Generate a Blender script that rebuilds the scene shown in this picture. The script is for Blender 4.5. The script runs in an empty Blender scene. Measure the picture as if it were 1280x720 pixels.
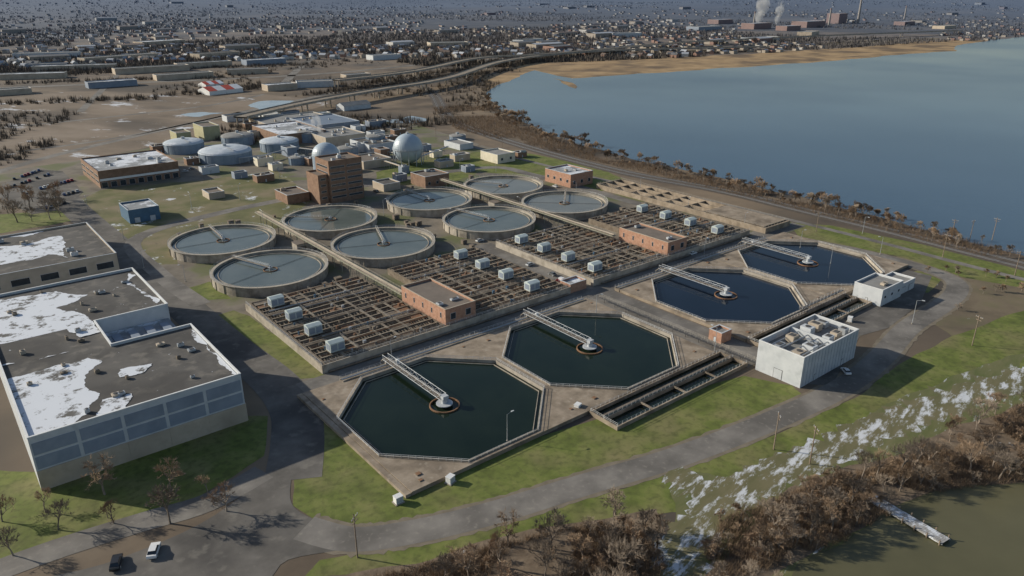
import bpy, math, random
from mathutils import Vector, noise
from mathutils.geometry import tessellate_polygon
R=random.Random(7)
scene=bpy.context.scene
# ---------------- plant frame fitted to image pixels: x = along the clarifier row, y = across it, metres -------------
H=120.0; TH=math.radians(21.7); FP=935.0; CX,CY=-110.9,-170.2
FX,FY=math.cos(math.radians(51)),math.sin(math.radians(51)); RX,RY=FY,-FX
def P(px,py,h=0.0):
    """image pixel, cast through the camera -> metres on the plane z=h"""
    sx=px-640; sy=py-360
    t=(H-h)/(FP*math.sin(TH)+sy*math.cos(TH))
    X=t*sx; Y=t*(FP*math.cos(TH)-sy*math.sin(TH))
    return (CX+FX*Y+RX*X, CY+FY*Y+RY*X)
def PL(l,h=0): return [P(a,b,h) for a,b in l]  # list of image pixels to positions on the plane at height h
# ---------------- materials ----------------
MATS={}
def N(nt,t,**k):
    n=nt.nodes.new(t)
    for a,b in k.items(): setattr(n,a,b)
    return n
KB=1.15
def mat(name,cols,scale=0.5,rough=.85,bump=0.0,metal=0.0,spec=.3,detail=6,lo=.3,hi=.7,
        snow=None,haze_tint=False,stretch=None,rand=0.0,second=None,sand=None,k=None):
    if name in MATS: return MATS[name]
    kk=KB if k is None else k
    cols=[tuple(min(.85,x*kk) for x in c) for c in cols]
    m=bpy.data.materials.new(name); m.use_nodes=True; nt=m.node_tree; L=nt.links
    b=nt.nodes["Principled BSDF"]
    b.inputs["Roughness"].default_value=rough; b.inputs["Metallic"].default_value=metal
    b.inputs["Specular IOR Level"].default_value=spec
    src=N(nt,"ShaderNodeNewGeometry").outputs["Position"]; vec=src
    if stretch:
        mp=N(nt,"ShaderNodeMapping"); mp.inputs["Scale"].default_value=stretch[:3]
        if len(stretch)>3:
            pre=N(nt,"ShaderNodeVectorRotate",rotation_type='Z_AXIS'); pre.inputs["Angle"].default_value=-stretch[3]; L.new(src,pre.inputs["Vector"]); src=pre.outputs[0]
        L.new(src,mp.inputs[0]); vec=mp.outputs[0]
    tn=N(nt,"ShaderNodeTexNoise"); tn.inputs["Scale"].default_value=scale; tn.inputs["Detail"].default_value=detail
    tn.inputs["Roughness"].default_value=.62
    L.new(vec,tn.inputs["Vector"])
    rp=N(nt,"ShaderNodeValToRGB"); cr=rp.color_ramp
    n=len(cols)
    while len(cr.elements)<n: cr.elements.new(.5)
    for i,c in enumerate(cols):
        cr.elements[i].position=lo+(hi-lo)*i/max(1,n-1); cr.elements[i].color=(*c,1)
    L.new(tn.outputs[0],rp.inputs[0]); col=rp.outputs[0]
    for sd_ in (second,sand):
        if not sd_: continue
        t2=N(nt,"ShaderNodeTexNoise"); t2.inputs["Scale"].default_value=sd_[1]; t2.inputs["Detail"].default_value=7
        L.new(vec,t2.inputs["Vector"])
        mr=N(nt,"ShaderNodeMapRange"); mr.inputs[1].default_value=sd_[2]; mr.inputs[2].default_value=sd_[3]; mr.inputs[4].default_value=sd_[4]
        L.new(t2.outputs[0],mr.inputs[0])
        mx=N(nt,"ShaderNodeMixRGB"); mx.inputs[2].default_value=(*[x*kk for x in sd_[0]],1)
        L.new(mr.outputs[0],mx.inputs[0]); L.new(col,mx.inputs[1]); col=mx.outputs[0]
    if rand>0:
        oi=N(nt,"ShaderNodeObjectInfo"); mr=N(nt,"ShaderNodeMapRange"); mr.inputs[3].default_value=1-rand; mr.inputs[4].default_value=1+rand
        L.new(oi.outputs["Random"],mr.inputs[0])
        mx=N(nt,"ShaderNodeVectorMath",operation='SCALE'); L.new(col,mx.inputs[0]); L.new(mr.outputs[0],mx.inputs["Scale"]); col=mx.outputs[0]
    if snow:
        t3=N(nt,"ShaderNodeTexNoise"); t3.inputs["Scale"].default_value=snow[0]; t3.inputs["Detail"].default_value=10; t3.inputs["Roughness"].default_value=.72
        L.new(vec,t3.inputs["Vector"])
        mr=N(nt,"ShaderNodeMapRange"); mr.inputs[1].default_value=snow[1]; mr.inputs[2].default_value=snow[1]+snow[2]
        if len(snow)>3: mr.inputs[4].default_value=snow[3]
        L.new(t3.outputs[0],mr.inputs[0])
        mx=N(nt,"ShaderNodeMixRGB"); mx.inputs[2].default_value=(.66,.69,.74,1)
        L.new(mr.outputs[0],mx.inputs[0]); L.new(col,mx.inputs[1]); col=mx.outputs[0]
    if haze_tint:  # aerial haze painted into the base colour, bluer with distance from the origin
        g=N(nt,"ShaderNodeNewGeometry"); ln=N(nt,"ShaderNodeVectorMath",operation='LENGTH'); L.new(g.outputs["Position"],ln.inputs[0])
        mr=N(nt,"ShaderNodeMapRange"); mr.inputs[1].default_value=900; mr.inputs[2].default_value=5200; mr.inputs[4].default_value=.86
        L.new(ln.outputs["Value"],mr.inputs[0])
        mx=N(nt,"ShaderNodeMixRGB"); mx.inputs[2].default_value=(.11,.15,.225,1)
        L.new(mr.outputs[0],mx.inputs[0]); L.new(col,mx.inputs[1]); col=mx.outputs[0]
    L.new(col,b.inputs["Base Color"])
    if bump>0:
        bp=N(nt,"ShaderNodeBump"); bp.inputs["Strength"].default_value=bump; bp.inputs["Distance"].default_value=.3
        L.new(tn.outputs[0],bp.inputs["Height"]); L.new(bp.outputs[0],b.inputs["Normal"])
    MATS[name]=m; return m
def sc(c,k): return tuple(x*k for x in c)
def water_mat(name,c1,c2,scale,rough,bump,bscale,rough2=None):
    m=mat(name,[c1,c2],scale=scale,rough=rough,spec=.5,k=1)
    nt=m.node_tree; L=nt.links; b=nt.nodes["Principled BSDF"]; b.inputs["IOR"].default_value=1.33
    g=N(nt,"ShaderNodeNewGeometry"); t=N(nt,"ShaderNodeTexNoise"); t.inputs["Scale"].default_value=bscale; t.inputs["Detail"].default_value=4
    L.new(g.outputs["Position"],t.inputs["Vector"])
    bp=N(nt,"ShaderNodeBump"); bp.inputs["Strength"].default_value=bump; bp.inputs["Distance"].default_value=.1
    L.new(t.outputs[0],bp.inputs["Height"]); L.new(bp.outputs[0],b.inputs["Normal"])
    if rough2:
        t=N(nt,"ShaderNodeTexNoise"); t.inputs["Scale"].default_value=.0028; t.inputs["Detail"].default_value=3; L.new(g.outputs["Position"],t.inputs["Vector"])
        mr=N(nt,"ShaderNodeMapRange"); mr.inputs[1].default_value=.3; mr.inputs[2].default_value=.7; mr.inputs[3].default_value=rough; mr.inputs[4].default_value=rough2
        L.new(t.outputs[0],mr.inputs[0]); L.new(mr.outputs[0],b.inputs["Roughness"])
    return m
M_lake=water_mat("lake_water",(.045,.085,.135),(.07,.115,.165),.002,.14,.25,.6,.24)
M_river=water_mat("river_water",(.10,.095,.052),(.14,.13,.072),.03,.3,.15,.8)
M_dark=water_mat("basin_water",(.006,.013,.008),(.013,.022,.014),.05,.07,.05,1.5)
M_navy=water_mat("basin_water_blue",(.004,.010,.020),(.008,.015,.03),.05,.06,.05,1.5)
M_tankw=water_mat("tank_water",(.09,.11,.105),(.14,.16,.15),.06,.1,.1,1.2)
M_tankw2=water_mat("tank_water_grey",(.14,.145,.13),(.19,.19,.165),.08,.12,.1,1.2)
M_pond=water_mat("pond_ice",(.2,.25,.31),(.32,.37,.42),.03,.2,.1,1)
M_sew=water_mat("basin_sludge_water",(.022,.018,.014),(.045,.037,.028),.3,.15,.2,1.2)
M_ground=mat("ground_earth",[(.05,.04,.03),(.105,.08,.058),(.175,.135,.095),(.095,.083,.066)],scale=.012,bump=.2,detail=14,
             second=((.22,.165,.11),.02,.48,.7,.75),sand=((.045,.04,.036),.006,.5,.62,.75),snow=(.012,.65,.05),haze_tint=True)
M_hill=mat("hill_woodland",[(.03,.03,.033),(.06,.054,.048),(.105,.095,.085)],scale=.008,detail=14,snow=(.004,.66,.04,.5),haze_tint=True,sand=((.15,.125,.10),.0016,.53,.62,.6))
M_grass=mat("grass",[(.07,.088,.019),(.12,.145,.034),(.18,.185,.06)],scale=.12,bump=.6,detail=14,second=((.20,.165,.088),.05,.48,.74,.8),sand=((.062,.068,.022),.5,.48,.68,.6))
M_grass2=mat("grass_patchy_snow",[(.08,.082,.034),(.12,.12,.05),(.18,.145,.085)],scale=.06,bump=.4,detail=12,second=((.2,.16,.105),.03,.45,.7,.8),snow=(.05,.59,.06))
M_field=mat("dead_field",[(.10,.078,.053),(.17,.135,.09),(.13,.125,.06)],scale=.05,bump=.4,detail=12,second=((.07,.058,.043),.02,.45,.7,.8),snow=(.06,.67,.04))
M_litter=mat("leaf_litter",[(.085,.062,.043),(.145,.11,.078),(.2,.155,.11)],scale=.3,bump=.8,detail=12,snow=(.2,.64,.05,.7))
M_snowy=mat("broken_snow",[(.10,.10,.045),(.16,.14,.08)],scale=.2,bump=.5,detail=12,snow=(.28,.50,.09,.85),stretch=(.35,1,1,.2))
M_snowl=mat("streaked_snow_grass",[(.08,.10,.03),(.15,.14,.07)],scale=.2,bump=.5,detail=12,snow=(.3,.565,.09,.75),stretch=(.3,1,1,.2))
M_asph=mat("asphalt",[(.08,.074,.067),(.118,.109,.099),(.155,.144,.131)],scale=.1,bump=.1,detail=14,second=((.052,.049,.047),.03,.5,.6,.8),sand=((.2,.185,.16),.25,.56,.7,.5))
M_asph2=mat("asphalt_worn",[(.13,.121,.11),(.175,.162,.147),(.215,.2,.18)],scale=.15,bump=.1,detail=14,second=((.095,.088,.08),.05,.45,.6,.8),sand=((.24,.22,.19),.6,.58,.7,.5))
M_verge=mat("gravel_verge",[(.13,.11,.08),(.2,.17,.13)],scale=.3,detail=12,bump=.3)
M_yard=mat("yard_ground",[(.10,.087,.07),(.16,.139,.111),(.22,.188,.15)],scale=.08,bump=.3,detail=12,second=((.095,.11,.04),.04,.5,.6,.8))
M_pad=mat("weathered_concrete",[(.18,.146,.108),(.26,.212,.162),(.33,.275,.215)],scale=.25,bump=.1,detail=14,second=((.125,.10,.075),.12,.48,.65,.75),sand=((.36,.32,.27),.5,.6,.72,.4))
M_conc=mat("concrete",[(.23,.203,.166),(.32,.287,.242),(.39,.35,.30)],scale=.3,bump=.1,detail=12,second=((.14,.12,.098),.2,.5,.68,.7))
M_concd=mat("stained_concrete",[(.10,.08,.06),(.16,.13,.10),(.22,.185,.145)],scale=.4,bump=.2,detail=12)
M_trough=mat("trough_concrete",[(.055,.044,.034),(.11,.088,.066)],scale=.25,detail=10,second=((.19,.11,.065),.12,.54,.62,.75))
M_walk=mat("walkway_concrete",[(.19,.16,.125),(.27,.235,.19)],scale=.5,detail=12,second=((.13,.10,.075),.15,.5,.62,.6))
M_reed=mat("reeds",[(.17,.115,.062),(.30,.205,.11),(.37,.26,.145)],scale=.03,bump=.6,detail=14,second=((.10,.072,.048),.012,.47,.6,.8))
M_ballast=mat("ballast",[(.07,.058,.048),(.115,.097,.08)],scale=.4,bump=.4,detail=10)
M_steel=mat("galvanised_steel",[(.30,.32,.34),(.4,.42,.44)],scale=.5,rough=.5,metal=.3)
M_truss=mat("weathered_truss_paint",[(.32,.34,.36),(.46,.48,.5)],scale=.5,rough=.6)
M_rail=mat("handrail_paint",[(.38,.39,.40),(.5,.51,.52)],scale=.5,rough=.5)
M_brail=mat("weathered_handrail",[(.22,.2,.175),(.33,.31,.275)],scale=.5,rough=.7)
M_drail=mat("dark_steel",[(.06,.06,.062),(.10,.095,.09)],scale=.5,rough=.6)
M_rust=mat("rusty_steel",[(.17,.09,.05),(.25,.15,.09)],scale=1,rough=.8)
M_brick=mat("brick",[(.26,.14,.092),(.34,.195,.135),(.4,.245,.18)],scale=.8,bump=.2,detail=12,second=((.22,.135,.095),.1,.5,.7,.5))
M_brown=mat("brown_masonry",[(.15,.092,.062),(.2,.127,.088),(.245,.16,.113)],scale=.5,bump=.2,detail=12)
M_cream=mat("cream_panel",[(.5,.46,.36),(.6,.55,.45)],scale=.3)
M_olive=mat("olive_panel",[(.28,.27,.16),(.36,.34,.22)],scale=.3)
M_bluew=mat("blue_metal_wall",[(.05,.10,.16),(.07,.14,.22)],scale=.3,rough=.6)
M_bgrey=mat("blue_grey_panel",[(.19,.225,.28),(.25,.285,.34)],scale=.25,rough=.9,spec=.1,detail=12,second=((.16,.185,.22),.12,.5,.7,.5))
M_white=mat("white_panel",[(.56,.57,.57),(.68,.68,.67)],scale=.3,rough=.6,detail=10)
M_lgrey=mat("light_grey_panel",[(.38,.405,.43),(.48,.5,.52)],scale=.25,rough=.7,detail=10,second=((.3,.32,.34),.3,.55,.7,.5))
M_tan=mat("tan_wall",[(.34,.29,.23),(.45,.385,.31)],scale=.3,detail=10,second=((.22,.185,.145),.15,.5,.7,.6))
M_roofd=mat("dark_roof",[(.055,.052,.049),(.09,.085,.08),(.13,.122,.112)],scale=.08,bump=.1,detail=14,second=((.17,.155,.135),.25,.53,.65,.6),sand=((.042,.04,.039),.04,.5,.58,.7),snow=(.3,.66,.04))
M_roofg=mat("grey_roof",[(.17,.17,.165),(.26,.255,.245)],scale=.15,detail=12,snow=(.1,.66,.03))
M_roofs=mat("snowy_roof",[(.18,.19,.2),(.28,.29,.3)],scale=.15,detail=10,snow=(.06,.49,.06))
M_roofb=mat("brown_roof",[(.13,.11,.093),(.185,.155,.13)],scale=.2,detail=12)
M_snow=mat("snow",[(.70,.73,.77),(.8,.82,.84)],scale=.5,rough=.7,k=1)
M_melt=mat("melting_roof_snow",[(.08,.075,.07),(.13,.125,.115)],scale=.3,detail=10,rough=.7,snow=(.22,.40,.07))
M_glass=mat("window_glass",[(.02,.025,.03),(.04,.05,.06)],scale=.3,rough=.15,spec=.6)
M_hood=mat("pale_green_metal",[(.35,.41,.41),(.49,.54,.53)],scale=.4,rough=.5,detail=8,rand=.12)
M_dig=mat("blue_grey_tank",[(.15,.2,.26),(.23,.28,.34)],scale=.2,rough=.6)
M_digroof=mat("tank_cover",[(.34,.39,.44),(.46,.5,.54)],scale=.12,detail=10,snow=(.09,.55,.1))
M_sph=mat("gas_holder_paint",[(.27,.33,.39),(.35,.41,.46)],scale=.1,rough=.4,spec=.5)
M_bark=mat("bark",[(.14,.115,.092),(.24,.2,.165)],scale=2,rough=.9,rand=.25)
M_twig=mat("twigs",[(.175,.14,.11),(.26,.215,.17)],scale=.6,rough=.95,rand=.3,spec=.1)
M_twig2=mat("tan_twigs",[(.2,.14,.095),(.29,.215,.15)],scale=.6,rough=.95,rand=.3,spec=.1)
M_wood=mat("distant_twigs",[(.055,.047,.04),(.10,.084,.069),(.15,.125,.098)],scale=.03,rough=.95,haze_tint=True,spec=.1)
M_pole=mat("timber_pole",[(.16,.12,.09),(.25,.2,.155)],scale=2)
M_hroof=[mat("house_roof_snow",[(.28,.30,.33),(.4,.42,.46)],scale=.1,haze_tint=True),mat("house_roof_grey",[(.09,.093,.098),(.14,.14,.145)],scale=.1,haze_tint=True),
         mat("house_roof_brown",[(.11,.08,.063),(.17,.125,.095)],scale=.1,haze_tint=True)]
M_hwall=[mat("house_wall_white",[(.4,.39,.37),(.5,.48,.45)],scale=.1,haze_tint=True),mat("house_wall_tan",[(.28,.24,.19),(.36,.31,.25)],scale=.1,haze_tint=True),
         mat("house_wall_brick",[(.22,.13,.095),(.29,.175,.13)],scale=.1,haze_tint=True)]
M_tyre=mat("tyre",[(.02,.02,.02),(.03,.03,.03)],scale=1)
CARC={"white":(.75,.75,.75),"black":(.02,.02,.022),"silver":(.4,.42,.44),"red":(.35,.03,.03),"blue":(.05,.09,.22),"grey":(.13,.135,.14)}
M_car={k:mat("car_paint_"+k,[sc(v,.95),v],scale=1,rough=.3,spec=.6,k=1) for k,v in CARC.items()}
M_red=mat("red_roofing",[(.4,.06,.04),(.5,.1,.07)],scale=.2)
# ---------------- mesh builder ----------------
class MB:
    def __init__(s): s.v=[];s.f=[];s.m=[]
    def face(s,pts,m=0):
        i=len(s.v); s.v+= [tuple(p) for p in pts]; s.f.append(tuple(range(i,i+len(pts)))); s.m.append(m)
    def box(s,x0,x1,y0,y1,z0,z1,m=0,bottom=False):
        i=len(s.v)
        s.v+=[(x0,y0,z0),(x1,y0,z0),(x1,y1,z0),(x0,y1,z0),(x0,y0,z1),(x1,y0,z1),(x1,y1,z1),(x0,y1,z1)]
        fs=[(0,1,5,4),(1,2,6,5),(2,3,7,6),(3,0,4,7),(4,5,6,7)]
        if bottom or z0>.5: fs.append((3,2,1,0))
        for f in fs: s.f.append(tuple(i+k for k in f)); s.m.append(m)
    def cyl(s,cx,cy,z0,z1,r0,r1=None,n=16,m=0,cap=True,mt=None):
        r1=r0 if r1 is None else r1; i=len(s.v)
        for k in range(n):
            a=2*math.pi*k/n; s.v.append((cx+r0*math.cos(a),cy+r0*math.sin(a),z0))
        for k in range(n):
            a=2*math.pi*k/n; s.v.append((cx+r1*math.cos(a),cy+r1*math.sin(a),z1))
        for k in range(n):
            l=(k+1)%n; s.f.append((i+k,i+l,i+n+l,i+n+k)); s.m.append(m)
        if cap: s.f.append(tuple(i+n+k for k in range(n))); s.m.append(m if mt is None else mt)
    def ring(s,pi,po,z0,z1,m=0):
        n=len(pi); i=len(s.v)
        for (x,y) in pi: s.v.append((x,y,z0))
        for (x,y) in pi: s.v.append((x,y,z1))
        for (x,y) in po: s.v.append((x,y,z0))
        for (x,y) in po: s.v.append((x,y,z1))
        for k in range(n):
            l=(k+1)%n
            s.f.append((i+n+k,i+n+l,i+l,i+k)); s.f.append((i+2*n+k,i+2*n+l,i+3*n+l,i+3*n+k)); s.f.append((i+3*n+k,i+3*n+l,i+n+l,i+n+k))
            s.m+=[m,m,m]
    def tube(s,p,q,r,r2=None,n=4,m=0):
        r2=r if r2 is None else r2
        p=Vector(p);q=Vector(q);d=q-p
        if d.length<1e-6: return
        d.normalize(); u=d.orthogonal().normalized(); w=d.cross(u); i=len(s.v)
        for k in range(n):
            a=2*math.pi*(k+.5)/n; o=u*math.cos(a)+w*math.sin(a); s.v.append(tuple(p+o*r)); s.v.append(tuple(q+o*r2))
        for k in range(n):
            l=(k+1)%n; s.f.append((i+2*k,i+2*l,i+2*l+1,i+2*k+1)); s.m.append(m)
    def rail(s,pts,z,h=1.1,step=2.6,closed=False,r=.045,m=0):
        n=len(pts)
        for k in range(n if closed else n-1):
            a=Vector((*pts[k],z)); b=Vector((*pts[(k+1)%n],z)); L=(b-a).length
            if L<.1: continue
            c=max(1,round(L/step))
            for j in range(c+1 if not closed else c):
                p=a.lerp(b,j/c); s.tube(p,p+Vector((0,0,h)),r,n=3,m=m)
            for hh in (h,h*.55): s.tube(a+Vector((0,0,hh)),b+Vector((0,0,hh)),r,n=3,m=m)
    def dome(s,cx,cy,z0,r,hh,n=24,k=6,m=0):
        pr=None
        for j in range(k+1):
            t=j/k*math.pi/2; rr=r*math.cos(t); z=z0+hh*math.sin(t)
            cur=[(cx+rr*math.cos(2*math.pi*i/n),cy+rr*math.sin(2*math.pi*i/n),z) for i in range(n)]
            if pr:
                for i in range(n):
                    l=(i+1)%n; s.face([pr[i],pr[l],cur[l],cur[i]],m)
            pr=cur
    def mesh(s,name,mats,smooth=False):
        me=bpy.data.meshes.new(name); me.from_pydata(s.v,[],s.f)
        for mm in mats: me.materials.append(mm)
        me.polygons.foreach_set("material_index",s.m)
        if smooth: me.polygons.foreach_set("use_smooth",[True]*len(s.f))
        me.update(); return me
    def obj(s,name,mats,parent=None,loc=(0,0,0),rz=0,smooth=False,**k):
        o=bpy.data.objects.new(name,s.mesh(name,mats if isinstance(mats,list) else [mats],smooth))
        scene.collection.objects.link(o); o.location=loc; o.rotation_euler=(0,0,rz)
        if parent: o.parent=parent
        for a,b in k.items(): o[a]=b
        return o
def thing(name,label,cat,loc=(0,0,0),rz=0,group=None):
    o=bpy.data.objects.new(name,None); o.empty_display_size=.5; scene.collection.objects.link(o)
    o.location=loc; o.rotation_euler=(0,0,rz); o["label"]=label; o["category"]=cat
    if group: o["group"]=group
    return o
def clone(o,loc,rz=0,scale=1.0,label=None,parent=None):
    c=o.copy(); scene.collection.objects.link(c)
    if parent is None:
        c.location=loc; c.rotation_euler=(0,0,rz); c.scale=(scale,)*3 if not isinstance(scale,tuple) else scale
        if label: c["label"]=label
    else: c.parent=parent
    for ch in list(o.children): clone(ch,None,parent=c)
    return c
def sheet(name,pts,z,m,kind="structure",parent=None,**k):
    tris=tessellate_polygon([[Vector((x,y,0)) for x,y in pts]])
    b=MB(); b.v=[(x,y,z) for x,y in pts]
    for t in tris:
        a,c,d=[b.v[i] for i in t]
        if (c[0]-a[0])*(d[1]-a[1])-(c[1]-a[1])*(d[0]-a[0])<0: t=(t[0],t[2],t[1])
        b.f.append(tuple(t)); b.m.append(0)
    o=b.obj(name,m,parent)
    if kind: o["kind"]=kind
    for a,c in k.items(): o[a]=c
    return o
def smooth_poly(pts,closed=True,n=5):
    out=[];L=len(pts)
    rng=range(L) if closed else range(L-1)
    for i in rng:
        g=lambda j: Vector(pts[j%L]) if closed else Vector(pts[max(0,min(L-1,j))])
        p0,p1,p2,p3=g(i-1),g(i),g(i+1),g(i+2)
        for k in range(n):
            t=k/n
            q=.5*((2*p1)+(-p0+p2)*t+(2*p0-5*p1+4*p2-p3)*t*t+(-p0+3*p1-3*p2+p3)*t**3)
            out.append((q.x,q.y))
    if not closed: out.append(tuple(pts[-1]))
    return out
def ragged(pts,amp=.12,lev=3,seed=1):
    rr=random.Random(seed); p=[Vector(q) for q in pts]
    for _ in range(lev):
        o=[]
        for i in range(len(p)):
            a,b=p[i],p[(i+1)%len(p)]; d=b-a; nrm=Vector((-d.y,d.x))
            o.append(a); o.append((a+b)/2+nrm*rr.uniform(-amp,amp))
        p=o
    return [(q.x,q.y) for q in p]
def ribbon(name,pts,w,z,m,kind="structure",n=6,wob=0):
    c=smooth_poly(pts,False,n); b=MB(); L=[];Rr=[]
    for i,q in enumerate(c):
        a=Vector(c[max(0,i-1)]);d=(Vector(c[min(len(c)-1,i+1)])-a)
        d=d.normalized() if d.length>0 else Vector((1,0)); nn=Vector((-d.y,d.x))*w/2
        k1=1+wob*noise.noise(Vector((i*.7,1,0)))*2; k2=1+wob*noise.noise(Vector((i*.7,9,0)))*2
        L.append((q[0]+nn.x*k1,q[1]+nn.y*k1,z)); Rr.append((q[0]-nn.x*k2,q[1]-nn.y*k2,z))
    for i in range(len(c)-1): b.face([L[i],Rr[i],Rr[i+1],L[i+1]])
    o=b.obj(name,m)
    if kind:o["kind"]=kind
    return c
def pip(x,y,poly):
    r=False;j=len(poly)-1
    for i in range(len(poly)):
        xi,yi=poly[i];xj,yj=poly[j]
        if (yi>y)!=(yj>y) and x<(xj-xi)*(y-yi)/(yj-yi)+xi: r=not r
        j=i
    return r
def scatter(poly,n,rr,mind=0,clump=None):
    xs=[p[0] for p in poly];ys=[p[1] for p in poly];out=[];tr=0
    while len(out)<n and tr<n*60:
        tr+=1;x=rr.uniform(min(xs),max(xs));y=rr.uniform(min(ys),max(ys))
        if clump and noise.noise(Vector((x*clump,y*clump,3)))<-.22: continue
        if pip(x,y,poly) and (mind==0 or all((x-a)**2+(y-b)**2>mind*mind for a,b in out)): out.append((x,y))
    return out
# ---------------- terrain ----------------
def hz(x,y):
    d=math.hypot(x-CX,y-CY); s=max(0,min(1,(d-2500)/5500)); s=s*s*(3-2*s)
    return s*(45+85*noise.noise(Vector((x*.00035,y*.00035,3.1)))+25*noise.noise(Vector((x*.0012,y*.0012,1))))+s*s*40
b=MB(); S=45000; b.face([(-S,-S,0),(S,-S,0),(S,S,0),(-S,S,0)]); o=b.obj("ground",M_ground); o["kind"]="structure"
b=MB(); NA,NR=90,46; rows=[]
for j in range(NR+1):
    r=2400*(26000/2400)**(j/NR); row=[]
    for i in range(NA+1):
        an=math.radians(51+62-124*i/NA); x=CX+r*math.cos(an);y=CY+r*math.sin(an); row.append((x,y,hz(x,y)-.6+ (0.65 if j>1 else 0)))
    rows.append(row)
for j in range(NR):
    for i in range(NA): b.face([rows[j][i],rows[j][i+1],rows[j+1][i+1],rows[j+1][i]])
o=b.obj("hills",M_hill,smooth=True); o["kind"]="structure"
shore_near=[(612,120),(622,133),(660,155),(700,172),(760,190),(830,207),(900,222),(970,240),(1060,262),(1130,280),(1200,300),(1280,320),(1500,378),(1900,480)]
shore_far=[(2600,150),(2000,60),(1500,42),(1280,46),(1235,50),(1205,55),(1195,64),(1130,68),(1060,74),(980,80),(900,85),(840,90),(760,95),(715,98),(690,93),(668,88),(650,96),(628,104)]
LAKE=ragged(PL(shore_near+shore_far),.07,3,4)
sheet("lake",LAKE,.06,M_lake)
sheet("reed_bed",ragged(PL([(600,98),(628,87),(665,78),(740,76),(850,71),(1000,63),(1100,56),(1200,50),(1240,50),(1205,58),(1195,66),(1130,71),(1060,77),(980,83),(900,88),(840,93),(760,98),(715,101),(690,96),(668,91),(650,99),(628,107),(608,112)]),.08,4,8),.04,M_reed)
sheet("reed_spit",ragged(PL([(690,98),(698,99),(722,109),(720,111),(705,105)]),.08,2,8),.09,M_reed)
sheet("reed_strip",ragged(PL([(800,64),(900,61),(1080,50),(1180,47),(1100,54),(900,65)]),.1,3,9),.05,M_field)
for i,pl in enumerate([[(120,30),(260,24),(300,28),(160,36)],[(420,34),(560,27),(600,31),(470,40)],[(20,44),(120,38),(150,42),(50,50)],[(700,26),(860,18),(880,22),(740,31)]]):
    sheet("pale_field",ragged(PL(pl),.12,3,60+i),.07,mat("pale_field",[(.2,.2,.2),(.32,.33,.35)],scale=.01,haze_tint=True,detail=10))
RIVER=ragged(PL([(985,730),(1000,700),(1050,682),(1090,655),(1130,628),(1180,612),(1240,606),(1290,600),(1450,560),(1700,640),(1500,1100),(900,1100),(940,800)]),.05,3,5)
sheet("river",RIVER,.10,M_river)
for i,pl in enumerate([[(310,132),(330,126),(368,126),(352,134),(325,139)],[(480,151),(515,145),(538,150),(520,154),(488,154)],[(225,143),(252,140),(280,141),(250,146)]]):
    sheet("pond",ragged(PL(pl),.12,3,20+i),.06,M_pond)
# fields and grass
sheet("grass",ragged(PL([(382,512),(368,590),(366,632),(400,655),(440,662),(500,656),(600,636),(700,609),(790,580),(870,552),(960,520),(1010,500),(990,482),(930,470),(860,490),(760,520),(520,590)]),.02,2,1),.03,M_grass)
sheet("grass",ragged(PL([(400,700),(470,690),(560,668),(700,631),(850,588),(960,547),(1070,497),(1130,452),(1190,420),(1290,385),(1290,500),(1180,540),(1060,590),(960,625),(900,640),(840,640),(640,672),(520,712),(380,722)]),.03,3,2),.03,M_grass)
sheet("snow_field",ragged(PL([(1290,440),(1230,455),(1180,476),(1100,510),(1040,546),(960,580),(905,598),(862,588),(838,598),(845,640),(838,690),(800,740),(1000,740),(1010,700),(1060,680),(1110,640),(1160,600),(1290,520)]),.08,3,3),.045,M_snowl)
sheet("woodland_floor",ragged(PL([(400,725),(520,705),(640,668),(820,636),(838,680),(800,740),(790,900),(300,900)]),.05,3,6),.05,M_litter)
sheet("woodland_floor",ragged(PL([(985,610),(1060,582),(1130,567),(1200,530),(1290,500),(1290,600),(1180,612),(1130,630),(1080,660),(1000,700),(900,760),(880,720),(930,670)]),.05,3,7),.055,M_litter)
ribbon("snow_strip",PL([(1300,468),(1230,488),(1160,512),(1100,534),(1030,566),(960,596),(905,625),(875,660),(850,700),(825,760)]),12,.059,M_snowy,wob=.5,n=10)
ribbon("snow_strip",PL([(835,590),(858,600),(885,618),(905,630)]),9,.061,M_snowy,wob=.5,n=10)
sheet("field",ragged(PL([(1120,320),(1290,345),(1290,450),(1190,420),(1160,400),(1200,362)]),.05,3,11),.028,M_field)
sheet("grass",PL([(985,278),(1040,282),(1150,305),(1290,335),(1290,362),(1205,347),(1130,322),(1060,308),(1000,298)]),.035,M_grass)
sheet("grass",ragged(PL([(1108,345),(1150,338),(1176,350),(1160,366),(1120,362)]),.05,2,12),.035,M_grass)
sheet("grass",ragged(PL([(0,588),(45,590),(52,606),(120,618),(180,640),(120,660),(0,700),(-60,700),(-60,590)]),.04,2,13),.03,M_grass)
sheet("grass",ragged(PL([(60,600),(300,520),(335,520),(330,570),(250,620),(130,655)]),.03,2,14),.034,M_grass)
sheet("grass",ragged(PL([(270,395),(292,388),(312,395),(410,472),(372,474),(335,455)]),.03,2,15),.033,M_grass)
sheet("grass",ragged(PL([(88,256),(125,238),(160,232),(250,226),(345,213),(395,245),(350,285),(215,300),(222,330),(190,332),(140,300)]),.04,3,16),.03,M_grass2)
sheet("grass",ragged(PL([(470,215),(560,193),(640,188),(760,215),(800,232),(740,240),(690,222),(600,215),(560,232),(470,232)]),.04,3,17),.03,M_grass)
sheet("grass",ragged(PL([(228,362),(262,352),(290,374),(240,376)]),.05,2,18),.033,M_grass)
sheet("grass",ragged(PL([(0,268),(70,262),(95,275),(60,282),(0,292)]),.05,2,18),.033,M_grass)
sheet("grass",ragged(PL([(1060,405),(1095,395),(1102,402),(1070,425)]),.05,2,19),.033,M_grass)
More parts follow.
